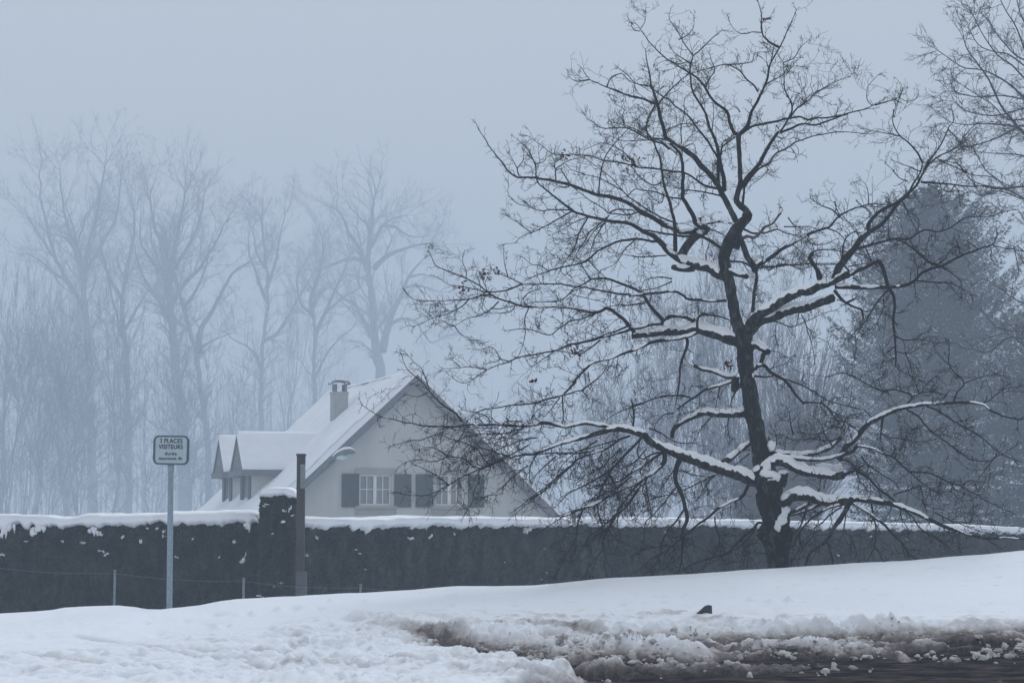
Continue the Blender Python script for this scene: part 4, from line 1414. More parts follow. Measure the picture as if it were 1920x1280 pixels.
H 5 1.2 -.6|500,710 600,712 720,715 850,712 920,712 1000,705 1060,685 1110,650 1150,610 1230,575 1300,550 1400,500 1500,455 1600,420 1690,390 1720,330 1715,290
H 1.4 .6 -.1|1690,400 1780,425 1850,430 1920,450
H 2 .7 -.2|1110,665 1180,670 1280,680 1380,685 1450,720 1520,765
H 3 1.5 .3|1280,550 1200,520 1120,450 1040,390 960,360
H 3 .7 -.2|670,425 800,390 900,360 960,350 1060,350 1130,310 1190,285 1270,300 1350,270 1420,230 1490,190 1600,185 1700,175 1740,155
H 1.4 .6 0|1300,560 1380,610 1450,680 1450,780
H 1.4 .6 0|1120,640 1130,560 1200,530 1250,560
H 1.4 .6 0|1440,470 1430,400 1390,330
H 1.4 .6 0|1570,425 1500,370 1430,350
H 1.4 .6 0|910,350 900,290 905,210
H 1.2 .5 0|1340,480 1280,540 1320,480 1400,450
H 1.3 .5 0|1100,680 1105,780
H 8 5 .3|500,660 530,570 580,500 650,420 700,350 760,300
H 4 2.6 .2|760,300 750,250 790,190 860,130 960,80 1040,20
H 4 3 .1|760,300 850,240 910,170 970,90 1050,20
G 3.2 .6 .2|960,1210 1060,1120 1110,1070 1150,1000 1200,920 1270,860 1350,820 1440,760 1510,690 1560,640
G 2.8 1 .2|1050,1140 1090,1060 1140,980 1160,900
G 2.4 .7 .2|1170,950 1200,900 1260,820 1310,740 1350,640 1390,590 1380,510
G 2.2 .6 -.1|1160,900 1120,830 1050,750 990,700 940,620 935,550 980,430
G 1.5 .5 0|1000,705 900,680 780,660 700,640
G 1.5 .6 0|1350,650 1420,720 1430,760
G 2.4 .6 -.2|1145,1045 1250,1050 1380,1065 1500,1075 1600,1075 1700,1090 1800,1095 1920,1080
G 1.5 .6 -.1|1280,880 1400,930 1500,980 1620,1000 1700,1020 1800,1070
G 1.4 .5 0|1150,970 1060,930 1000,910 930,880
G 1.4 .5 0|1050,1040 980,1010 930,950 880,910
G 1.4 .5 .1|1400,1070 1360,1120 1300,1090 1250,1060
G 1.3 .5 .1|1480,980 1440,920 1400,900 1330,890
G 1.3 .5 .1|1440,760 1480,690 1580,600 1700,610
B 4.5 2.8 .6|935,255 1000,210 1080,160 1160,100 1250,50 1340,0
H 3 .8 .4|290,320 380,285 460,260 520,200 590,150 680,110 760,90 860,95 960,95
H 1.3 .5 0|755,100 755,50 740,-40 700,-90
B 2.6 1 .3|940,255 1050,240 1160,230 1280,225 1400,215 1560,220
H 2 .9 .2|310,470 350,440 440,430 540,440
H 5.5 3 -.2|390,650 370,590 330,530 310,490 340,460
H 2.4 1 .2|560,560 560,450 580,350 640,300 700,310
H 1.8 .8 .2|440,270 520,300 570,350
H 1.5 .6 0|150,190 200,250 290,290
H 1.5 .6 0|330,290 300,350 330,390 430,390 520,350
H 2 .7 0|540,190 480,130 400,100 320,50
H 1.6 .6 0|780,530 730,420 680,330 580,200
H 1.5 .6 0|1010,70 1060,180 1100,260 1140,340 1135,390
H 2 .8 0|640,640 700,690
H 2.5 1.5 .1|560,540 600,580 630,620
H 1.5 .6 .1|600,560 700,540 780,530
H 1.5 .6 .2|540,440 620,450 700,470 800,540
H 1.5 .6 .2|0,590 120,540 250,580 350,550 540,545
H 1.4 .6 .2|170,380 240,440 300,500
H 1.5 .6 .3|120,260 240,260 320,260 420,310
H 1.4 .6 .2|500,70 520,140 560,200 640,240
H 1.4 .6 -.2|660,60 700,100 770,160 700,240
B 1.6 .6 -.3|1000,660 1100,650 1200,690 1280,670 1360,635 1450,590 1540,570
B 1.4 .5 -.2|1290,600 1320,660 1350,760 1380,860 1390,970
H 4 2 -.1|500,740 540,790 590,840
H 3 1.8 -.1|540,800 620,850 700,880
H 2.4 1.5 0|705,885 715,950
H 3 2 0|590,830 650,800
B 3.5 3 .3|925,575 935,440 955,330 950,270
B 6 5.5 .3|950,270 900,190 860,100 830,20 805,-40
B 6 5 -.2|740,265 800,290 880,315
B 2.5 1.6 .2|750,200 850,205 920,250
B 8 6 -.2|900,810 980,840 1045,885
B 5 3 .1|1010,890 990,960 940,1010
B 4 2 -.2|950,985 1010,980 1060,1030 1150,1080 1200,1130 1250,1200 1310,1270
I 2 .7 -.3|260,460 360,460 430,480 500,560 560,650
I 1.8 .8 .3|120,280 280,340 360,390 440,440 540,470 640,490 720,520 780,570
I 1.6 .7 .2|390,450 470,510 540,570 580,640
B 3 1.2 -.1|935,1060 1020,1065 1110,1050
B 5 3.5 .3|820,1085 720,1060 640,1030 560,1010 490,985
B 6 5 0|830,1130 790,1150
I 4 3.5 -.5|60,850 200,875 400,885 520,860 620,830 670,780
I 6 1.2 -.8|530,890 590,790 680,700 760,610 860,555 950,520 1030,495 1130,475 1250,465 1380,458 1480,460 1590,465 1660,510 1750,550 1850,580 1940,580
I 2.2 .7 .2|1030,490 1080,420 1030,380 940,360 860,370 760,330 680,280 560,240 430,270
I 1.5 .6 0|1080,420 1150,380 1180,330 1250,260
I 1.4 .5 0|1150,380 1250,380 1380,415
I 1.8 .7 .1|1390,445 1420,380 1470,310 1400,230 1360,160 1360,30
I 1.3 .5 0|1480,310 1560,280 1680,250
I 1.3 .5 0|1370,180 1300,120 1240,40
I 2 .7 -.3|1040,510 1120,560 1200,650 1290,720 1370,780 1440,830 1520,885 1650,895 1740,850 1860,780
I 2 .7 -.3|1190,485 1280,520 1360,580 1450,630 1560,690 1650,760 1730,830 1850,890
I 2.6 1.2 -.3|660,780 780,800 860,840 940,870 1010,930 1080,990 1140,1050 1250,1120
I 2 .7 -.3|1070,975 1200,985 1290,1020 1380,1060 1450,1085 1550,1140 1650,1200 1780,1260
I 1.4 .6 0|1450,1085 1510,1040 1580,1050
I 1.6 .6 0|1380,1060 1400,1110 1500,1150
I 3 1.2 0|860,570 850,650 840,740
I 1.4 .6 0|850,690 930,720 1020,735 1120,750 1240,735
I 2 .7 -.2|700,860 740,910 860,1000 970,1060
I 1.8 .8 -.1|660,970 690,1050 730,1085
I 1.5 .6 .1|1600,465 1660,440 1710,400 1760,360 1880,340
I 1.8 .7 0|0,720 60,780 60,700 20,640
I 1.8 .7 0|190,700 170,620 160,520
I 1.8 .7 .2|560,640 600,560 680,540
I 1.6 .6 .3|560,650 480,640 380,690 280,700
I 1.5 .6 .3|540,730 440,740 320,730 200,740 100,700
I 1.5 .6 .2|480,780 420,680 400,620 340,560
I 1.4 .6 .2|700,700 640,640 560,600 480,600
I 1.5 .6 -.2|1130,380 1100,300 1050,240
I 1.4 .5 0|1720,840 1660,920 1600,1000 1560,1060
K 11 8 -.6|60,460 110,420 160,375 220,355 300,365 400,392 500,402 590,388 625,395
K 6 1.2 -.6|600,388 680,382 780,397 860,412 960,427 1040,455 1120,490 1200,530 1280,570 1360,600 1450,630 1560,660 1640,675 1780,675 1930,680
K 1.4 .5 0|1640,680 1740,750
K 5.5 2 -.5|600,400 590,460 540,530 480,630 430,700 350,760 300,810 280,900
K 2 1 -.1|440,700 470,780 495,875
K 3.5 1.5 -.5|630,410 720,460 800,520 880,580 940,650 1010,720 1060,790 1120,830
K 1.6 .7 0|1000,700 1030,830
K 2.4 1 -.2|775,410 795,520 810,600 800,740
K 1.4 .6 0|800,745 840,790 860,850 900,865
K 1.4 .6 0|795,750 740,850
K 3.2 1 -.3|560,420 470,440 380,490 290,560 240,640 240,740 190,830
K 2.5 1 -.2|290,450 260,540 230,600 180,650
K 4 3 .3|320,410 220,460 140,495
K 3.5 2 .3|400,415 280,470 160,505
K 2 .8 -.2|550,440 460,500 400,560 350,590 340,660 280,720
K 1.5 .6 -.1|585,490 570,620 620,660 670,790
K 1.8 .7 0|240,620 180,740
K 3 1.2 -.3|660,165 740,210 800,270 850,320 920,370 1000,440 1080,510 1130,590 1200,640 1300,700
K 1.6 .6 0|940,350 1060,310 1150,285 1240,325 1370,325
K 1.6 .6 0|1140,285 1160,340 1160,410
K 1.6 .6 -.1|930,430 910,480 885,530
K 1.5 .6 -.1|990,450 1000,520 1060,620
K 1.5 .6 -.1|1250,480 1330,520 1420,560 1500,590 1650,640
K 1.3 .5 0|1230,640 1330,720 1430,800
K 1.5 .6 .2|370,390 390,270 400,200
K 1.5 .6 .2|420,300 440,230
I 10 7 -.2|-100,1020 -20,930 60,900 160,920 250,965 330,985 420,1000 500,1010 570,1000
I 4 1.5 -.1|570,1000 640,970 720,925
I 6 4.5 .2|20,830 100,845 200,855 300,845 400,820 480,780 545,720
I 3 1.5 .1|540,880 610,900 660,950
"""
TY = 21.5
PXM = TY / F          # metres per photograph pixel at the tree


class Branch:
    __slots__ = ('p', 'r', 'd', 'orig')


def resample(p, step):
    """Catmull-Rom through the traced points"""
    p = np.asarray(p, dtype=float)
    q = np.vstack([2 * p[0] - p[1], p, 2 * p[-1] - p[-2]])
    out = []
    for i in range(1, len(q) - 2):
        l = np.linalg.norm(q[i + 1, :2] - q[i, :2])
        n = max(1, int(l / step))
        t = np.arange(n)[:, None] / n
        out.append(0.5 * (2 * q[i] + (q[i + 1] - q[i - 1]) * t + (2 * q[i - 1] - 5 * q[i] + 4 * q[i + 1] - q[i + 2]) * t ** 2 + (3 * q[i] - q[i - 1] - 3 * q[i + 1] + q[i + 2]) * t ** 3))
    out.append(p[-1][None])
    return np.vstack(out)


trunk_px = [(1464, 1100, 27), (1462, 1067, 23.5), (1459, 1039, 22.5), (1456, 1012, 27), (1454, 995, 28), (1455, 977, 25), (1448, 951, 25), (1444, 934, 25), (1443, 914, 23), (1439, 895, 22), (1432, 877, 20), (1429, 853, 18), (1423, 831, 16), (1417, 800, 15), (1413, 780, 15), (1408, 755, 15.5), (1403, 722, 15), (1399, 690, 14.5), (1395, 650, 15), (1389, 625, 13), (1381, 605, 10.5), (1376, 580, 10), (1372, 555, 10), (1366, 525, 10), (1361, 503, 10), (1357, 482, 11), (1364, 460, 11.5), (1373, 442, 11), (1385, 425, 11), (1398, 412, 9), (1404, 403, 7.5), (1398, 393, 6.5), (1386, 384, 6), (1381, 377, 5.5), (1383, 362, 5), (1388, 346, 5), (1388, 330, 4.5), (1387, 300, 4.3), (1385, 270, 4.3), (1385, 252, 4.5)]
tp = resample(np.array(trunk_px), 5)
tdep = 0.02 * np.sin(np.arange(len(tp)) * .13)
tdep = tdep + np.interp(tp[:, 1], [250, 480, 1100], [0.25, 0.05, 0])
known = [np.column_stack([tp[:, :2], tdep])]
branches = [(tp[:, :2], tp[:, 2], tdep)]
jr = np.random.default_rng(5)
for line in TRACE.strip().splitlines():
    hd, pts = line.split('|')
    k, r0, r1, dz = hd.split()
    ox, oy = TILES[k]
    pts = np.array([[float(v) for v in q.split(',')] for q in pts.split()])
    pts = np.column_stack([ox + pts[:, 0] / 4, oy + pts[:, 1] / 4])
    r0, r1, dz = float(r0), float(r1), float(dz)
    pp = resample(pts, 4 if r0 > 4 else 5)
    L = np.concatenate([[0], np.cumsum(np.linalg.norm(np.diff(pp, axis=0), axis=1))])
    f = L / L[-1]
    rr = r0 + (r1 - r0) * (f if r0 > 5 else f ** 0.8)
    K = np.vstack(known)
    dd = np.hypot(K[:, 0] - pp[0, 0], K[:, 1] - pp[0, 1])
    d0 = K[dd.argmin(), 2]
    if dd.min() > 14: d0 = K[dd.argmin(), 2]
    dep_ = d0 + dz * f ** 1.1 + (0 if r0 > 7 else 1) * 0.05 * np.sin(f * 7 + jr.uniform(0, 6)) * f
    # wood is never ruler-straight
    am = min(1.6, 0.5 + L[-1] / 200)
    wob = fbm3(np.column_stack([pp * 0.035, np.full(len(pp), jr.uniform(0, 99))]), 3) * am
    wob2 = fbm3(np.column_stack([pp * 0.035, np.full(len(pp), jr.uniform(0, 99))]), 3) * am
    e_ = np.clip(L / 12, 0, 1)
    pp = pp + np.column_stack([wob * e_, wob2 * e_])
    known.append(np.column_stack([pp, dep_]))
    branches.append((pp, rr, dep_))


def wpts(pp, dep):
    y = TY + dep
    a = (pp[:, 0] - 960) / F
    b = -(pp[:, 1] - 640) / F
    dy = CP - b * SP
    return np.column_stack([a / dy * y, y, CAMZ + (SP + b * CP) / dy * y])


tb = P(1462, 1085, TY)
oak = thing('bare_oak_tree', 'dark bare crooked oak with snow on its limbs standing in front of the hedge', 'tree', (tb.x, tb.y, tb.z))
g = Geo()
w3 = wpts(branches[0][0], branches[0][2])
rw = branches[0][1] * PXM
# roots flare
w3 = np.vstack([w3[0] + [0, 0, -0.5], w3]); rw = np.concatenate([[rw[0] * 1.25], rw])
g.tube(w3, rw, 28, noise=0.16)
# knotty swellings and burls on the lower trunk
for px, py, r_, dy in ((1432, 1000, 11, -.02), (1478, 1000, 10, -.03), (1425, 930, 8, 0), (1430, 1003, 8, -.08), (1470, 1006, 9, -.09), (1446, 905, 16, -.05), (1456, 960, 12, -.1), (1467, 895, 12, 0), (1380, 455, 9, 0), (1400, 402, 7, 0), (1378, 740 - 24, 8, 0), (1377, 726, 7, .05)):
    c = P(px, py, TY + dy)
    g.blob(tuple(c), (r_ * PXM, r_ * PXM, r_ * PXM * 1.25), 12, 9, 0.5, px)
g.build('trunk', M_bark, oak)

# limbs (each thick branch a part of its own) and the fine crown
twig_polys = []
limb_n = 0
crown = Geo()
pale = None
for i, (pp, rr, dp) in enumerate(branches[1:]):
    w3 = wpts(pp, dp)
    rw = rr * PXM * (TY + dp) / TY * np.interp(rr, [1, 4, 7], [.95, .95, 1])
    if rr[0] >= 5.5:
        g = Geo()
        g.tube(w3, rw, 14, noise=0.17)
        g.build('limb', M_bark, oak)
    else:
        if rr[0] > 3.9 and pp[0, 1] > 440 and pp[0, 1] < 460 and pp[0, 0] > 1375 and pp[0, 0] < 1390 and pp[-1, 1] < 405 and pp[-1, 0] > 1460:
            g = Geo(); g.tube(w3, rw, 10, noise=.12); g.build('broken_limb', M_pale, oak)
            continue
        crown.tube(w3, rw, 8 if rr[0] > 3 else (6 if rr[0] > 1.7 else 5), noise=0.10 if rr[0] > 2.5 else 0)

# twigs
tr = np.random.default_rng(23)


def grow_twig(p0, d0, L, r0, lvl, out, upb):
    n = max(4, int(L / 0.028))
    st = L / n
    p = p0.copy(); d = d0.copy()
    pts = [p.copy()]
    bend = tr.normal(size=3) * 0.16
    for i in range(n):
        if tr.random() < 0.28: bend = tr.normal(size=3) * 0.22
        d = d + bend + tr.normal(size=3) * 0.10 + np.array([0, 0, upb])
        d /= np.linalg.norm(d)
        p = p + d * st
        pts.append(p.copy())
    pts = np.array(pts)
    out.append((pts, np.linspace(r0, max(r0 * .45, 0.0016), n + 1)))
    if lvl > 0:
        m = tr.poisson(L / (0.050 if lvl == 1 else 0.070)) + (1 if L > .08 else 0)
        for _ in range(m):
            k = tr.integers(1, n + 1)
            t = pts[k] - pts[k - 1]; t /= np.linalg.norm(t)
            s = tr.normal(size=3); s -= t * np.dot(s, t); s /= np.linalg.norm(s)
            an = tr.uniform(.5, 1.15)
            dd = t * math.cos(an) + s * math.sin(an)
            LL = L * tr.uniform(.22, .6) * (1 - .4 * k / n)
            if LL > 0.02:
                grow_twig(pts[k], dd, min(LL, .35), r0 * .72, lvl - 1, out, upb)


twigs = []
for pp, rr, dp in branches:
    w3 = wpts(pp, dp)
    L = np.concatenate([[0], np.cumsum(np.linalg.norm(np.diff(w3, axis=0), axis=1))])
    tot = L[-1]
    s = tr.uniform(.03, .1)
    while s < tot:
        k = int(np.searchsorted(L, s)); k = min(max(k, 1), len(w3) - 1)
        r_ = rr[k]
        top = pp[k, 1] < 430
        if r_ < 3.6 or (tr.random() < 0.16 and r_ < 14 and pp[k, 1] < 900):
            t = w3[k] - w3[k - 1]; t /= np.linalg.norm(t)
            sd = tr.normal(size=3); sd[1] *= .8; sd -= t * np.dot(sd, t); sd /= np.linalg.norm(sd)
            an = tr.uniform(.55, 1.25)
            d = t * math.cos(an) + sd * math.sin(an)
            frac = 1 - s / tot
            LL = (0.07 + 0.34 * tr.random() ** 1.8) * (0.6 + 0.6 * frac)
            if tr.random() < .14: LL *= 1.8
            upb = 0.035 if top else (0.012 if pp[k, 1] < 800 else -0.03)
            grow_twig(w3[k], d, LL, min(0.0046, r_ * PXM * .6) * tr.uniform(.65, 1.0), 2 if LL > .14 else 1, twigs, upb)
        s += tr.uniform(.035, .10) * (.62 if pp[k, 1] > 780 else .95)
    # spray of twigs at the tip
    if rr[-1] < 1.3:
        t = w3[-1] - w3[-3]; t /= np.linalg.norm(t)
        for _ in range(2):
            d = t + tr.normal(size=3) * .45; d /= np.linalg.norm(d)
            grow_twig(w3[-1], d, tr.uniform(.06, .16), 0.0034, 1, twigs, 0.01)
for pts, rad in twigs:
    crown.tube(pts, rad, 3, cap=False)
crown.build('crown', M_twig, oak)
print('twigs', len(twigs))

# snow lying on the limbs
sn = Geo()


def cap_run(w3, rw, hts, offs):
    n = len(w3)
    if n < 3: return
    tan = np.gradient(w3, axis=0)
    tan /= np.linalg.norm(tan, axis=1)[:, None]
    up = np.array([0, 0, 1.0]) - tan * tan[:, 2:3]
    up /= np.linalg.norm(up, axis=1)[:, None] + 1e-9
    up = up * .6 + np.array([0, 0, 1.0]) * .4
    up /= np.linalg.norm(up, axis=1)[:, None]
    side = np.cross(tan, up)
    side /= np.linalg.norm(side, axis=1)[:, None]
    K = 9
    e = np.minimum(np.arange(n), np.arange(n)[::-1]) / max(2.0, min(9, n / 3))
    e = np.sqrt(np.clip(1 - (1 - np.clip(e, 0, 1)) ** 2, 0, 1))
    rings = []
    for k in range(K):
        a = math.pi * (-0.12 + 1.24 * k / (K - 1))
        c, s_ = math.cos(a), math.sin(a)
        ww = rw * 1.02 * c * (0.5 + .5 * e)
        hh_ = rw * 0.45 + (hts * e) * max(s_, 0) ** .8 + (rw * .55 * max(s_, 0)) * e - (rw * .45 if s_ < 0 else 0)
        rings.append(w3 + side * ww[:, None] + up * hh_[:, None])
    Rg = np.stack(rings, 1)
    nz = fbm3((Rg * 11).reshape(-1, 3), 4, .6).reshape(Rg.shape[:2])
    Rg = Rg + up[:, None, :] * (nz * rw[:, None] * .34)[..., None]
    Rg = Rg + side[:, None, :] * (nz[:, ::-1] * rw[:, None] * .16)[..., None]
    i = np.arange(n - 1)[:, None] * K + np.arange(K - 1)[None]
    sn.add(Rg.reshape(-1, 3), np.stack([i, i + K, i + K + 1, i + 1], -1).reshape(-1, 4))
    for q_ in (0, n - 1):
        sn.add(np.vstack([Rg[q_], w3[q_]]), None, [(b, b + 1, K) for b in range(K - 1)])


for bi, (pp, rr, dp) in enumerate(branches[1:]):
    if rr[0] < 1.8: continue
    w3 = wpts(pp, dp)
    tan = np.gradient(pp, axis=0)
    slope = np.abs(tan[:, 1]) / (np.hypot(tan[:, 0], tan[:, 1]) + 1e-9)
    nz = fbm3(np.column_stack([pp * 0.03, np.full(len(pp), bi * 3.7)]), 3)
    low = np.interp(pp[:, 1], [330, 460, 560, 1000], [0, .45, .9, 1.0])
    cover = (np.interp(rr, [1.4, 2.4, 4, 7], [-.35, .05, .65, 1.0]) * low - (1 - low) * .9 * (rr < 5) + nz * .9 - np.clip(slope - .55, 0, 1) * 3.2) > 0.0
    if pp[:, 0].max() < 1000: cover &= nz > .1
    hts = (1 + .25 * fbm3(np.column_stack([pp * 0.11, np.full(len(pp), bi * 1.7)]), 2)) * .82 * np.interp(pp[:, 1], [430, 620], [.45, 1]) * np.interp(rr, [1.5, 3, 6, 9, 13], [0.6, 1.5, 4.4, 7.6, 9.0]) * (1 + .35 * nz) * (1 - .55 * slope) * PXM
    i = 0
    while i < len(pp):
        if cover[i]:
            j = i
            while j < len(pp) and cover[j]: j += 1
            if j - i > 3: cap_run(w3[i:j], rr[i:j] * PXM * (TY + dp[i:j]) / TY, hts[i:j], None)
            i = j
        else: i += 1
# heaps in the forks
for px, py, a, b, dy, sd in ((1439, 888, 15, 9, -.10, 1), (1447, 899, 13, 7, -.09, 2), (1437, 876, 7, 12, -.10, 3), (1455, 893, 9, 8, -.1, 9), (1468, 884, 9, 4, -.08, 4), (1468, 962, 9, 10, -.12, 5), (1465, 975, 10, 9, -.13, 6), (1458, 986, 6, 9, -.14, 7), (1474, 956, 8, 7, -.10, 8),
                           (1402, 586, 7, 7, -.05, 11), (1255, 606, 10, 6, .25, 12), (1280, 607, 14, 7, .25, 13), (1368, 348, 5, 9, 0, 14), (1372, 365, 4, 8, 0, 15), (1446, 835, 8, 9, -.05, 16), (1500, 873, 12, 7, -.1, 17), (1545, 875, 17, 8, -.1, 18), (1572, 878, 9, 9, -.1, 19), (1376, 704 - 3, 6, 4, 0, 20), (1416, 703, 6, 5, -.05, 21), (1320, 402, 8, 4, .2, 22), (1362, 412, 6, 6, 0, 23), (1405, 555, 5, 14, .1, 24), (1410, 520, 5, 12, .1, 25), (1414, 485, 5, 8, .1, 26)):
    c = P(px, py, TY + dy)
    sn.blob(tuple(c), (a * PXM, min(a, 9) * PXM, b * PXM), 14, 10, 0.45, sd)
sn.build('snow_on_limbs', M_snow, oak)

# withered leaves still hanging
def leaf(g, c, s):
    a = tr.normal(size=3); a /= np.linalg.norm(a)
    b = np.cross(a, tr.normal(size=3)); b /= np.linalg.norm(b)
    n = np.cross(a, b)
    prof = [(0, 0), (.25, .18), (.4, .12), (.55, .28), (.7, .18), (.85, .22), (1.05, 0), (.85, -.22), (.7, -.18), (.55, -.28), (.4, -.12), (.25, -.18)]
    v = [c + (a * x + b * y + n * (0.5 * (y * y) * 2.0 + 0.25 * math.sin(x * 3))) * s for x, y in prof] + [c + a * .5 * s]
    g.add(v, None, [(i, (i + 1) % 12, 12) for i in range(12)])


for px, py, n, sp_, dz in ((905, 516, 4, 4, .55), (925, 513, 9, 7, .5), (870, 543, 7, 5, .6), (1179, 302, 12, 8, .5), (1059, 290, 5, 3.5, .7), (1084, 660, 5, 4, .4), (1070, 652, 5, 6, .4), (1368, 684, 5, 5, -.05), (1358, 686, 3, 3, -.05), (1318, 407, 3, 3, .3), (1436, 35, 3, 2, .3), (1001, 715, 3, 2, .1)):
    c = P(px, py, TY + dz)
    g = Geo()
    for _ in range(int(n * 2)):
        leaf(g, np.array(c) + tr.normal(size=3) * sp_ * PXM * .9, tr.uniform(.035, .062))
    g.build('withered_leaves', M_leaf, oak)

# ------------------------------------------------------------------ background trees
def bare_tree(name, label, px, top_py, Y, spread, seed, kind='tree', lean=0.0, group='bare trees in the fog', mats=(M_far, M_fartwig),
              maxn=5200, first=0.3, up=0.12, thick=1.0, twr=0.010, guides=None, open_=.42, lead=.8, base_py=None, lvls=6):
    """a trunk that forks again and again; every branch also carries side twigs. guides: traced main limbs in photograph pixels"""
    r_ = np.random.default_rng(seed)
    b = P(px, 960, Y); b.z = ZG
    t = P(px + lean, top_py, Y)
    H = t.z - b.z
    Wd = spread * Y / F
    root = thing(name, label, kind, (b.x, b.y, b.z), group)
    tr_g, cr_g = Geo(), Geo()
    r0 = H * 0.0135 * thick
    polys = []           # (pts, radii, level)
    queue = []
    S = H / 30.0

    def walk(p, d, L, r, rend, lv, upw):
        m = max(3, int(7 - lv * .7))
        pts = [p.copy()]
        q = p.copy(); dd = d.copy()
        for i in range(m):
            dd = dd + r_.normal(size=3) * (.09 + .025 * lv) + np.array([0, 0, upw])
            dd /= np.linalg.norm(dd)
            q = q + dd * L / m
            pts.append(q.copy())
        pts = np.array(pts)
        rs = np.linspace(r, rend, m + 1)
        polys.append((pts, rs, lv))
        return pts, rs, dd

    if guides:
        for gi, (gr0, gr1, gp, dz) in enumerate(guides):
            gp = resample(np.array(gp, dtype=float), 9)
            f = np.linspace(0, 1, len(gp))
            yy = Y + dz * f
            a = (gp[:, 0] - 960) / F; bb = -(gp[:, 1] - 640) / F; dy = CP - bb * SP
            w = np.column_stack([a / dy * yy, yy, CAMZ + (SP + bb * CP) / dy * yy])
            w += .10 * S * fbm3(w * .5, 2)[:, None]
            rs = (gr0 + (gr1 - gr0) * f ** .8) * Y / F
            polys.append((w, rs, 0))
            n = len(w)
            for k in range(2 if gi == 0 else 1, n, 1):
                if gi == 0 and f[k] < first: continue
                if r_.random() < .62:
                    tt = w[k] - w[k - 1]; tt /= np.linalg.norm(tt)
                    s_ = r_.normal(size=3); s_ -= tt * np.dot(s_, tt); s_ /= np.linalg.norm(s_)
                    an = r_.uniform(.5, 1.0)
                    queue.append((w[k], tt * math.cos(an) + s_ * math.sin(an), Wd * r_.uniform(.16, .34), max(rs[k] * .4, twr * 1.6), 3))
            tt = w[-1] - w[-2]; tt /= np.linalg.norm(tt)
            for _ in range(3):
                dd = tt + r_.normal(size=3) * .4; dd /= np.linalg.norm(dd)
                queue.append((w[-1], dd, Wd * .3, rs[-1] * .8, 3))
    else:
        tl = H * first
        ln = np.array([lean * Y / F, 0, H]); ln /= np.linalg.norm(ln)
        pts, rs, dd = walk(np.array(b), ln, tl, r0, r0 * .78, 0, 0.0)
        rest = H - tl
        nl = r_.integers(3, 5)
        az0 = r_.uniform(0, 6.28)
        for k in range(nl):
            az = az0 + k * 6.28 / nl + r_.uniform(-.4, .4)
            o = open_ * (.35 if k == 0 else r_.uniform(.8, 1.3))
            d = ln + np.array([math.cos(az), math.sin(az), 0]) * o
            d /= np.linalg.norm(d)
            queue.append((pts[-1] if k < 2 else pts[-2] * .5 + pts[-1] * .5, d, rest * (.36 if k else .42), r0 * (.62 if k == 0 else .45), 1))
        for k in range(3):      # a few low side limbs
            i = r_.integers(3, len(pts))
            az = r_.uniform(0, 6.28)
            queue.append((pts[i], np.array([math.cos(az) * .8, math.sin(az) * .8, .6]), rest * .2, r0 * .22, 3))
    cnt = len(polys)
    while queue and cnt < maxn:
        p, d, L, r, lv = queue.pop(0)
        end = max(r * .62, twr * .6)
        pts, rs, dd = walk(p, d, L, max(r, twr), end, lv, up * (.30 if lv < 3 else .45))
        cnt += 1
        if lv >= lvls or L < .35 * S: continue
        # side shoots
        ns = 2 if lv < 3 else 3
        for c in range(ns + r_.integers(0, 2)):
            i = r_.integers(1, len(pts))
            tt = pts[i] - pts[i - 1]; tt /= np.linalg.norm(tt)
            s_ = r_.normal(size=3); s_ -= tt * np.dot(s_, tt); s_ /= np.linalg.norm(s_)
            an = r_.uniform(.45, .95)
            queue.append((pts[i], tt * math.cos(an) + s_ * math.sin(an), L * r_.uniform(.4, .65), max(rs[i] * .38, twr * .7), lv + 2))
        # terminal fork
        for c in range(2):
            s_ = r_.normal(size=3); s_ -= dd * np.dot(s_, dd); s_ /= np.linalg.norm(s_)
            an = r_.uniform(.12, .5)
            queue.append((pts[-1], dd * math.cos(an) + s_ * math.sin(an), L * r_.uniform(lead - .12, lead + .08), end * r_.uniform(.7, .9), lv + 1))
    # fit the crown to its height and breadth
    allp = np.vstack([q[0] for q in polys])
    if not guides:
        zt = np.percentile(allp[:, 2], 99.7)
        kz = H / (zt - b.z)
        xs = np.abs(allp[:, 0] - (b.x + lean * Y / F * .6))
        kx = Wd / np.percentile(xs, 97)
        for q, rs, lv in polys:
            h = np.clip((q[:, 2] - b.z) / (zt - b.z) / max(first, .05), 0, 1)
            kk = 1 + (kx - 1) * h
            q[:, 2] = b.z + (q[:, 2] - b.z) * kz
            q[:, 0] = b.x + (q[:, 0] - b.x) * kk
            q[:, 1] = b.y + (q[:, 1] - b.y) * kk
    for q, rs, lv in polys:
        (tr_g if lv < 2 else cr_g).tube(q, rs, 8 if lv == 0 else (5 if lv < 3 else 3), cap=False)
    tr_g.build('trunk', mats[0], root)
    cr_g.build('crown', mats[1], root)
    return root


def gz(ox, oy, k, txt):
    return [(ox + float(a) / k, oy + float(c) / k) for a, c in (q.split(',') for q in txt.split())]


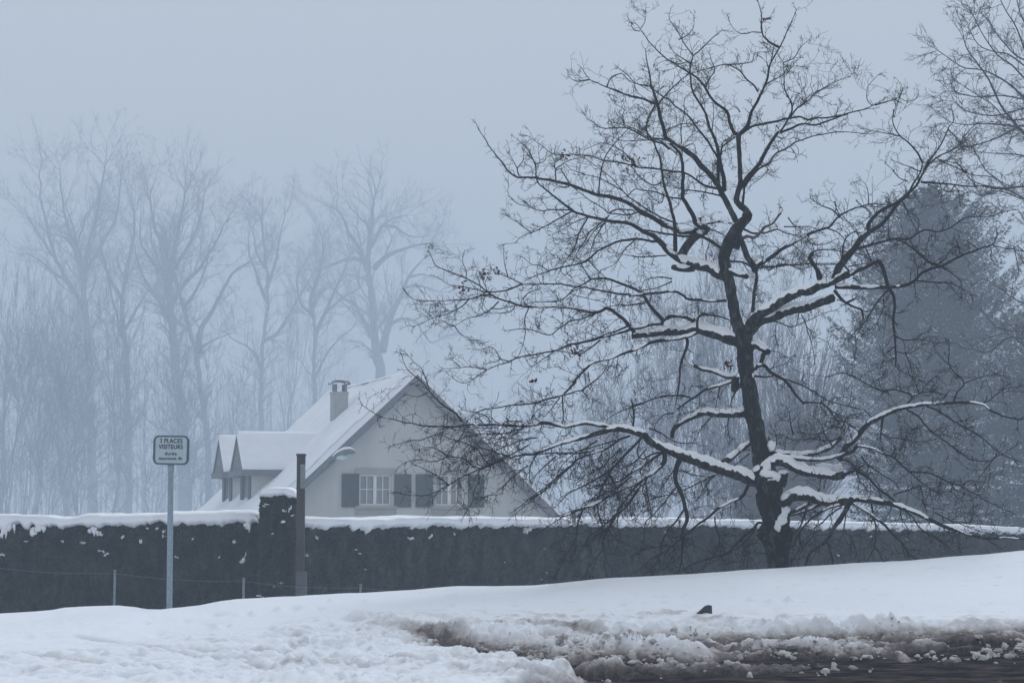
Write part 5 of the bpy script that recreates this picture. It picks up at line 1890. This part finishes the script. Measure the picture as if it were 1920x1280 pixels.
G4 = lambda t_: gz(560, 320, 3.2, t_)
G8 = lambda t_: gz(0, 240, 2.133, t_)
GUIDE = {
    111: [(17, 2.2, G4('490,2000 490,1300 485,1180 455,1000 445,850 432,700 415,560 430,400 440,300 450,180'), 0),
          (9, 1.5, G4('500,1080 560,870 620,740 660,640 720,560 760,520'), 6), (6, 1.2, G4('470,1040 400,920 350,820 280,770 200,700'), -5),
          (6, 1.2, G4('410,600 380,540 330,528 260,540 210,560 130,600'), 5), (6, 1.2, G4('405,560 340,420 290,370 280,300 230,230'), -6),
          (4, 1.2, G4('540,930 610,890 690,900 740,960 790,1030 860,1010'), 4), (6, 1.2, G4('450,590 520,520 600,480 700,450 800,430'), -5),
          (5, 1.2, G4('420,470 470,400 500,330 560,290 640,270'), 4), (4, 1, G4('430,400 400,310 340,260 290,190'), 5), (4, 1, G4('500,330 580,340 660,390 740,400'), 2), (3, 1, G4('660,640 740,620 820,640'), 2), (3, 1, G4('640,700 700,690 780,700 850,730'), -3)],
    107: [(9, 3, G8('840,1900 830,1300 810,1100 790,930 760,820 735,720 705,620 680,520'), 0), (7, 1.5, G8('795,900 800,810 850,730 890,650 930,580 990,540'), 5), (4, 1, G8('735,720 790,640 820,560 840,480'), -4),
          (4, 1.2, G8('705,620 650,560 610,470 600,380'), 4), (3, 1, G8('800,880 850,850 910,825'), 3), (3, 1, G8('760,820 700,760 640,690 580,640'), -4)],
    110: [(7, 3, G8('1262,1900 1262,1300 1260,1050 1255,900 1262,820 1250,740'), 0), (4.5, 1.2, G8('1262,830 1300,740 1340,650 1380,560 1400,500'), 4), (4.5, 1.2, G8('1250,745 1240,690 1270,600 1290,520 1290,440'), -4),
          (3, 1, G8('1262,1000 1310,900 1360,840 1410,800'), 3), (3, 1, G8('1250,760 1200,690 1190,600 1230,520'), 3), (3, 1, G8('1300,740 1370,680 1440,640'), -3)],
    108: [(7, 2, G8('1045,1900 1045,1300 1045,1050 1050,900 1065,760 1070,620 1060,500 1050,380'), 0), (4, 1, G8('1055,850 1110,820 1170,720 1220,640 1260,570'), 4), (4, 1, G8('1068,700 1030,600 1000,520 990,440'), -4), (4, 1, G8('1070,640 1100,540 1120,440 1140,350'), 3),
          (3, 1, G8('1045,960 1000,880 940,850 900,820'), 3), (3, 1, G8('1060,560 1020,470 1010,400'), 3)],
    106: [(17, 6, G8('740,1900 735,1300 720,1100 700,950 690,800 680,700 675,600'), 0), (7, 1.5, G8('678,640 650,500 620,400 600,300'), 5), (7, 1.5, G8('676,620 700,480 720,380 740,260'), -4), (6, 1.2, G8('690,800 640,700 600,640 560,560 540,480'), 5),
          (6, 1.2, G8('680,720 740,620 800,560 860,460 900,380'), -5), (5, 1, G8('676,650 640,580 570,470 560,380'), -3), (5, 1, G8('700,560 760,460 800,360 820,260'), 5)],
    101: [(13, 4, G8('372,1900 368,1300 360,1000 345,760 330,600 310,480'), 0), (6, 1.2, G8('345,760 290,640 230,540 170,450 130,380'), 5), (6, 1.2, G8('335,640 350,500 380,380 400,260 420,150'), -4), (5, 1, G8('320,540 270,400 250,280 240,170'), 4), (5, 1, G8('330,600 400,480 460,360 480,230'), 3), (4, 1, G8('230,540 180,360 160,220 170,130'), 4), (4, 1, G8('290,640 200,560 100,500'), 4)],
    102: [(10, 3, G8('515,1900 515,1300 512,1000 500,850 490,700 500,600'), 0), (5, 1, G8('495,700 440,600 410,500 400,400'), 5), (5, 1, G8('500,620 520,500 540,400 530,300'), -4), (4, 1, G8('505,800 560,700 600,640'), 3), (4, 1, G8('512,900 470,760 440,640 420,560'), -4)],
}
BT = [
    # px, top row, depth, spread px, seed, lean, first, thick, label
    (172, 275, 196, 150, 101, 10, .30, 1.0, 'tall foggy bare tree, highest crown at the far left'),
    (232, 330, 188, 110, 102, -25, .34, .8, 'slim foggy bare tree leaning left behind the sign'),
    (128, 345, 200, 95, 103, -40, .35, .8, 'foggy bare tree leaning left beside the tallest crown'),
    (60, 400, 182, 100, 104, -15, .28, .8, 'foggy bare tree nearest the left edge'),
    (0, 455, 176, 110, 105, -20, .25, .8, 'dense foggy bare tree cut by the left edge'),
    (333, 345, 178, 150, 106, 10, .30, 1.25, 'stout foggy bare tree with a wide fan crown right of the sign'),
    (382, 420, 168, 120, 107, -20, .42, .75, 'forked foggy bare tree between stout tree and dormers'),
    (492, 395, 204, 110, 108, 14, .45, .75, 'slender foggy bare tree rising above the dormer roofs'),
    (530, 480, 212, 60, 109, 30, .4, .6, 'thin foggy bare tree leaning right above the dormers'),
    (592, 420, 206, 130, 110, 10, .36, .75, 'foggy bare tree with low forks left of the chimney'),
    (705, 343, 216, 150, 111, 0, .45, 1.35, 'large rounded foggy bare tree above the roof ridge'),
    (150, 600, 150, 110, 112, 0, .15, .5, 'low bushy foggy tree in front of the tallest crown'),
    (278, 660, 156, 95, 113, 12, .15, .45, 'low bushy foggy tree directly behind the sign plate'),
    (45, 560, 146, 110, 114, 0, .12, .5, 'low bushy foggy tree at the far left'),
    (440, 690, 166, 80, 115, 0, .12, .45, 'small foggy tree behind the left dormer'),
    (610, 660, 186, 70, 116, 0, .15, .45, 'small foggy tree behind the chimney'),
    (95, 640, 158, 120, 118, 0, .1, .45, 'wide low foggy thicket tree between the left edge and the sign'),
    (360, 640, 160, 110, 119, 0, .12, .45, 'low foggy thicket tree at the foot of the stout tree'),
    (10, 520, 152, 120, 120, 10, .1, .5, 'bushy foggy tree filling the left edge'),
    (205, 480, 170, 90, 117, 5, .3, .6, 'foggy bare tree of middle height left of the sign'),
]
for (px, ty, Y, spd, sd, lean, first, thick, lab) in BT:
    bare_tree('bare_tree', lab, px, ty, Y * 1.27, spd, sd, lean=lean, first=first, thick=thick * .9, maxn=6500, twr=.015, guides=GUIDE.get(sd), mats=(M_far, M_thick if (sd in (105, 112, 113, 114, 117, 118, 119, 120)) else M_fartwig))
# the pale frosted trees behind the oak
FT = [
    (1240, 560, 112, 80, 201, 'frosted bare tree behind the long left limb of the oak', .22),
    (1290, 455, 108, 80, 202, 'tall frosted bare tree just left of the oak trunk', .3),
    (1345, 450, 104, 85, 203, 'pale frosted bare tree directly behind the oak trunk', .3),
    (1120, 640, 112, 90, 204, 'low frosted bare tree right of the house roof', .15),
    (1430, 500, 100, 80, 205, 'frosted bare tree just right of the oak trunk', .25),
    (1190, 700, 92, 80, 208, 'short frosted thicket tree behind the lower left limbs', .1),
    (1340, 650, 90, 80, 209, 'short frosted thicket tree behind the oak fork', .1),
]
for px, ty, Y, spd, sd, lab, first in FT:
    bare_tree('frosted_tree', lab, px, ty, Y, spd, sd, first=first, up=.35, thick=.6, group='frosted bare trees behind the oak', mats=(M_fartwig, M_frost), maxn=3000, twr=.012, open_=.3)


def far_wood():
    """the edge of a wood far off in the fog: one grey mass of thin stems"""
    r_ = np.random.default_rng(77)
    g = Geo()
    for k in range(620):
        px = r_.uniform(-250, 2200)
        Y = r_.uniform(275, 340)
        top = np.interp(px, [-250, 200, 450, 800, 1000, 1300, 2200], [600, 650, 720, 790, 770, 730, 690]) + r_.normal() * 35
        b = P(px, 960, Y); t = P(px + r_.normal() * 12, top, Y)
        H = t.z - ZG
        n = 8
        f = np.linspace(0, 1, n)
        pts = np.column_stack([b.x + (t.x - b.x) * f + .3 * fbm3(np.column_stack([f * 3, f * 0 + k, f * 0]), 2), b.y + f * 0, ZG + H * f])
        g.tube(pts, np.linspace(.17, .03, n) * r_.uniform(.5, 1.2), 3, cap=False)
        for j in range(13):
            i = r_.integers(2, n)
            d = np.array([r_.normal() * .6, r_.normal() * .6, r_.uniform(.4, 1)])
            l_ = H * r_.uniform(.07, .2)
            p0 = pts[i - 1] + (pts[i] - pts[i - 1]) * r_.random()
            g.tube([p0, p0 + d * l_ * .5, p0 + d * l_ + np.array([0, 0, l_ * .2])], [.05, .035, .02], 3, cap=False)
    o = g.build('far_wood', pmat('haze_paled_wood', (0.42, 0.43, 0.46), .9, (0.48, .49, .52), 2))  # stems coloured pale to paint in thicker haze
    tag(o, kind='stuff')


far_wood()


def fan_shrub(name, label, px, base_py, top_py, Y, spread, seed, n=240, mat=M_frost, lean=60):
    """many long stems sweeping up and out from one stool"""
    r_ = np.random.default_rng(seed)
    b = P(px, base_py, Y); b.z = ZG
    H = P(px, top_py, Y).z - b.z
    root = thing(name, label, 'shrub', (b.x, b.y, b.z), 'frosted shrubs beside the conifer')
    g = Geo()
    for k in range(n):
        az = r_.uniform(0, 2 * math.pi)
        out = r_.uniform(.05, 1) ** .6 * spread * Y / F
        h = H * r_.uniform(.55, 1.0) * (1 - .25 * (out * F / Y / spread))
        t = np.linspace(0, 1, 12)
        x = b.x + math.cos(az) * out * t ** 1.5 + lean * Y / F * t ** 1.5 * .5
        y = b.y + math.sin(az) * out * t ** 1.5
        z = b.z + h * (1.15 * t - .15 * t ** 3)
        w = fbm3(np.column_stack([t * 3, t * 0 + k, t * 0 + seed]), 2) * .12
        pts = np.column_stack([x + w, y, z])
        g.tube(pts, np.linspace(.022, .006, 12), 3, cap=False)
        for j in range(7):
            i = r_.integers(4, 12)
            d = pts[i] - pts[i - 1]; d /= np.linalg.norm(d)
            s_ = r_.normal(size=3) * .5
            dd = d + s_; dd /= np.linalg.norm(dd)
            l_ = r_.uniform(.3, .9)
            q = [pts[i], pts[i] + dd * l_ * .5, pts[i] + dd * l_ + np.array([0, 0, .05])]
            g.tube(q, [.010, .008, .005], 3, cap=False)
    g.build('stems', mat, root)
    return root


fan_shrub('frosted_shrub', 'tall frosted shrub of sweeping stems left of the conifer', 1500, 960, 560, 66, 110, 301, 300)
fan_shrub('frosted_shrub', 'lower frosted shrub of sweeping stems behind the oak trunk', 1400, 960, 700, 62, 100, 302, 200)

# the bare tree at the right edge
GZ = lambda t_: gz(1720, 0, 2.667, t_)
GR = []
for r0_, r1_, dz_, t_ in ((4.5, 1, -1, '600,720 480,600 420,520 360,400 300,320 250,250 230,190'), (4, .8, .5, '640,600 533,490 440,410 330,355 240,345 190,320 150,290 100,255'),
                          (3, .8, 1, '600,480 533,497 420,480 300,490 240,480 170,462'), (3.5, .8, -.6, '600,545 533,540 420,572 330,570 230,540 200,510'),
                          (4, .8, .4, '640,680 533,665 480,636 420,625 330,618 240,622 170,610'), (3, .8, -.5, '560,640 480,650 400,690 300,725 220,740 150,800'),
                          (2.6, .7, .8, '700,800 533,785 470,775 380,770 300,760'), (3.6, .8, -.8, '700,1120 533,1000 450,950 400,900 340,850 290,760'),
                          (3.2, .7, .5, '700,940 533,935 440,945 360,935 270,900 200,820'), (2.6, .7, 1, '700,1020 533,1000 470,980 400,960 330,980 260,960 180,1000'),
                          (3.6, .8, -1, '700,340 600,320 500,290 430,220 380,150 350,100'), (4, .8, .6, '620,420 560,300 500,150 440,60 410,0 400,-40'),
                          (3.4, .8, -.3, '620,440 540,400 470,330 400,280 330,180 280,80'), (2.4, .7, .3, '640,1200 533,1100 500,1050 430,1060 380,1030'),
                          (3, .8, .3, '640,260 580,180 520,90 500,20 480,-60'), (3, .8, .9, '640,360 560,340 460,270 380,260 300,230 250,150'), (3, .7, -.9, '660,560 560,590 450,590 380,520 300,470 220,420')):
    q_ = GZ(t_)
    GR.append((r0_, r1_, [(2062, q_[0][1] + 70)] + q_, dz_))
for r0_, r1_, dz_, t_ in ((2.6, .7, -.5, '2100,900 1920,830 1850,800 1750,730 1650,670'), (2.4, .7, .3, '2100,1100 1920,1050 1820,1040 1700,1010 1600,900'), (2.4, .7, .6, '2100,1120 1920,1100 1800,1090 1650,1200 1540,1180'),
                          (2.2, .7, .2, '2100,600 1920,440 1850,410 1880,600 1830,700'), (2.4, .7, -.3, '2100,1300 1960,1180 1900,1130 1780,1060 1690,1080')):
    q_ = gz(1440, 360, 4, t_)
    GR.append((r0_, r1_, [(2062, q_[0][1] + 60)] + q_, dz_))
bare_tree('bare_tree', 'fine twigged bare tree entering from the top right corner', 2064, -90, 37, 95, 401, guides=[(20, 8, [(2070, 1100), (2064, 800), (2060, 400), (2058, 100), (2052, -90)], 0)] + GR, first=.15, group=None,
          mats=(pmat('near_bark', (0.03, .028, .032), .9), pmat('purple_twigs', (0.042, .030, .042), .9)), maxn=9000, twr=.0042, lvls=8, up=.02)

# ------------------------------------------------------------------ conifers
def spruce(label, px, base_py, top_py, Y, halfw, seed, ncard, prof=None):
    r_ = np.random.default_rng(seed)
    b = P(px, base_py, Y); b.z = ZG
    t = P(px, top_py, Y)
    H = t.z - b.z
    Rm = halfw * Y / F
    root = thing('spruce_tree', label, 'tree', (b.x, b.y, b.z), 'conifers at the right')
    g = Geo()
    g.tube([(b.x, b.y, b.z - .3), (b.x + .03, b.y, b.z + H * .5), (t.x, t.y, t.z - .1)], [.19, .11, .015], 10)
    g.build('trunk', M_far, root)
    g = Geo(); gsn = Geo()
    cards_c, cards_d, frost_c, frost_d = [], [], [], []
    z = 0.35
    k = 0
    while z < H - .05:
        f = z / H
        env = Rm * float(np.interp(f, [0, .3, .5, .6, .7, .8, .87, .93, .97, 1], [.93, .96, 1.0, .93, .78, .66, .50, .27, .12, .03]))
        nb = max(6, int(20 * env / Rm + 3))
        for j in range(nb):
            az = 2 * math.pi * (j + r_.random()) / nb
            L = env * (0.74 + .34 * r_.random() + .34 * noise3(np.array([[math.cos(az) * 1.3 + seed, math.sin(az) * 1.3, f * 9]]))[0])
            if r_.random() < .10: L *= r_.uniform(.45, .8)
            L = max(L, .10)
            m = max(4, int(L / .10))
            tt = np.linspace(0, 1, m + 1)
            ris = 0.18 + .55 * f
            zz = z + L * (ris * tt - .50 * tt ** 1.6 * (1 - f) + .26 * tt ** 4) + r_.normal() * .08
            ox, oy = math.cos(az), math.sin(az)
            pts = np.column_stack([b.x + ox * L * tt, b.y + oy * L * tt, b.z + zz])
            g.tube(pts, np.linspace(.022 * (1 - f) + .006, .004, m + 1), 3, cap=False)
            per = int(ncard * (0.4 + L / Rm))
            ti = r_.uniform(.12, 1.0, per) ** .75
            idx = ti * m
            i0 = np.minimum(idx.astype(int), m - 1)
            c = pts[i0] + (pts[i0 + 1] - pts[i0]) * (idx - i0)[:, None]
            side = np.array([-oy, ox, 0])
            sw = r_.normal(size=per) * (.14 * L * (1.1 - ti) + .05)
            c = c + side * sw[:, None]
            c[:, 2] += -np.abs(r_.normal(size=per)) * .07 - .1 * np.abs(sw)
            d = np.array([ox, oy, 0]) * r_.uniform(.2, 1.0, per)[:, None] + r_.normal(size=(per, 3)) * .35 + side * (np.sign(sw) * r_.uniform(0, 1.0, per))[:, None] + np.column_stack([np.zeros(per), np.zeros(per), r_.uniform(-.75, .35, per)])
            d /= np.linalg.norm(d, axis=1)[:, None]
            cards_c.append(c); cards_d.append(d)
            if r_.random() < .06:
                sel = (ti > .6) & (r_.random(per) < .35)
                frost_c.append(c[sel] + [0, 0, .03]); frost_d.append(d[sel])
            if r_.random() < .02 and f < .75:
                a = r_.integers(max(1, m // 2), m + 1)
                q = pts[a]
                dr = np.array([ox, oy, -.5])
                for _ in range(r_.integers(2, 6)):
                    gsn.blob(q + dr * r_.uniform(-.25, .1) + r_.normal(size=3) * .05 + [0, 0, .03], (r_.uniform(.02, .06), r_.uniform(.02, .06), r_.uniform(.012, .025)), 6, 4, .5, r_.integers(0, 99))
        z += (0.36 - .16 * f) * r_.uniform(.8, 1.2)
        k += 1
    c = np.vstack(cards_c); d = np.vstack(cards_d)
    N = len(c)
    s_ = np.cross(d, r_.normal(size=(N, 3))); s_ /= np.linalg.norm(s_, axis=1)[:, None]
    l = r_.uniform(.05, .17, N)[:, None]; w = l * r_.uniform(.10, .22, N)[:, None]
    v = np.stack([c - s_ * w, c + d * l * .5 - s_ * w, c + d * l, c + d * l * .5 + s_ * w, c + s_ * w], 1)
    g.add(v.reshape(-1, 3), None, np.concatenate([np.arange(N)[:, None] * 5 + np.array([[0, 1, 3]]), np.arange(N)[:, None] * 5 + np.array([[1, 2, 3]]), np.arange(N)[:, None] * 5 + np.array([[0, 3, 4]])]))
    g.build('crown', M_spruce, root, smooth=False)
    fc = np.vstack(frost_c); fd = np.vstack(frost_d); N2 = len(fc)
    s2 = np.cross(fd, [0, 0, 1.0]) + .001; s2 /= np.linalg.norm(s2, axis=1)[:, None]
    l2 = r_.uniform(.04, .11, N2)[:, None]
    gsn.add(np.stack([fc - s2 * l2 * .25, fc + fd * l2, fc + s2 * l2 * .25], 1).reshape(-1, 3), None, np.arange(N2 * 3).reshape(-1, 3))
    tag(gsn.build('caught_snow', M_snow, root), kind='stuff')
    print('spruce cards', N)
    return root


spruce('tall dense conifer dusted with snow at the right behind the hedge', 1757, 980, 352, 84, 186, 501, 150)
spruce('shorter dark conifer cut by the right edge behind the hedge', 1985, 985, 575, 76, 150, 502, 120)

# ------------------------------------------------------------------ haze
hz = Geo()
hz.hexa([(-304, -34, -1.6), (304, -34, -1.6), (304, 376, -1.6), (-304, 376, -1.6), (-304, -34, 54), (304, -34, 54), (304, 376, 54), (-304, 376, 54)])
mh = bpy.data.materials.new('haze_air')
mh.use_nodes = True
t = mh.node_tree
t.nodes.clear()
o_ = t.nodes.new('ShaderNodeOutputMaterial')
v_ = t.nodes.new('ShaderNodeVolumePrincipled')
v_.inputs['Color'].default_value = (0.57, 0.66, 0.77, 1)
v_.inputs['Density'].default_value = HAZE_DENSITY
t.links.new(v_.outputs[0], o_.inputs['Volume'])
haze = hz.build('haze', mh, None, smooth=False)
tag(haze, kind='stuff')
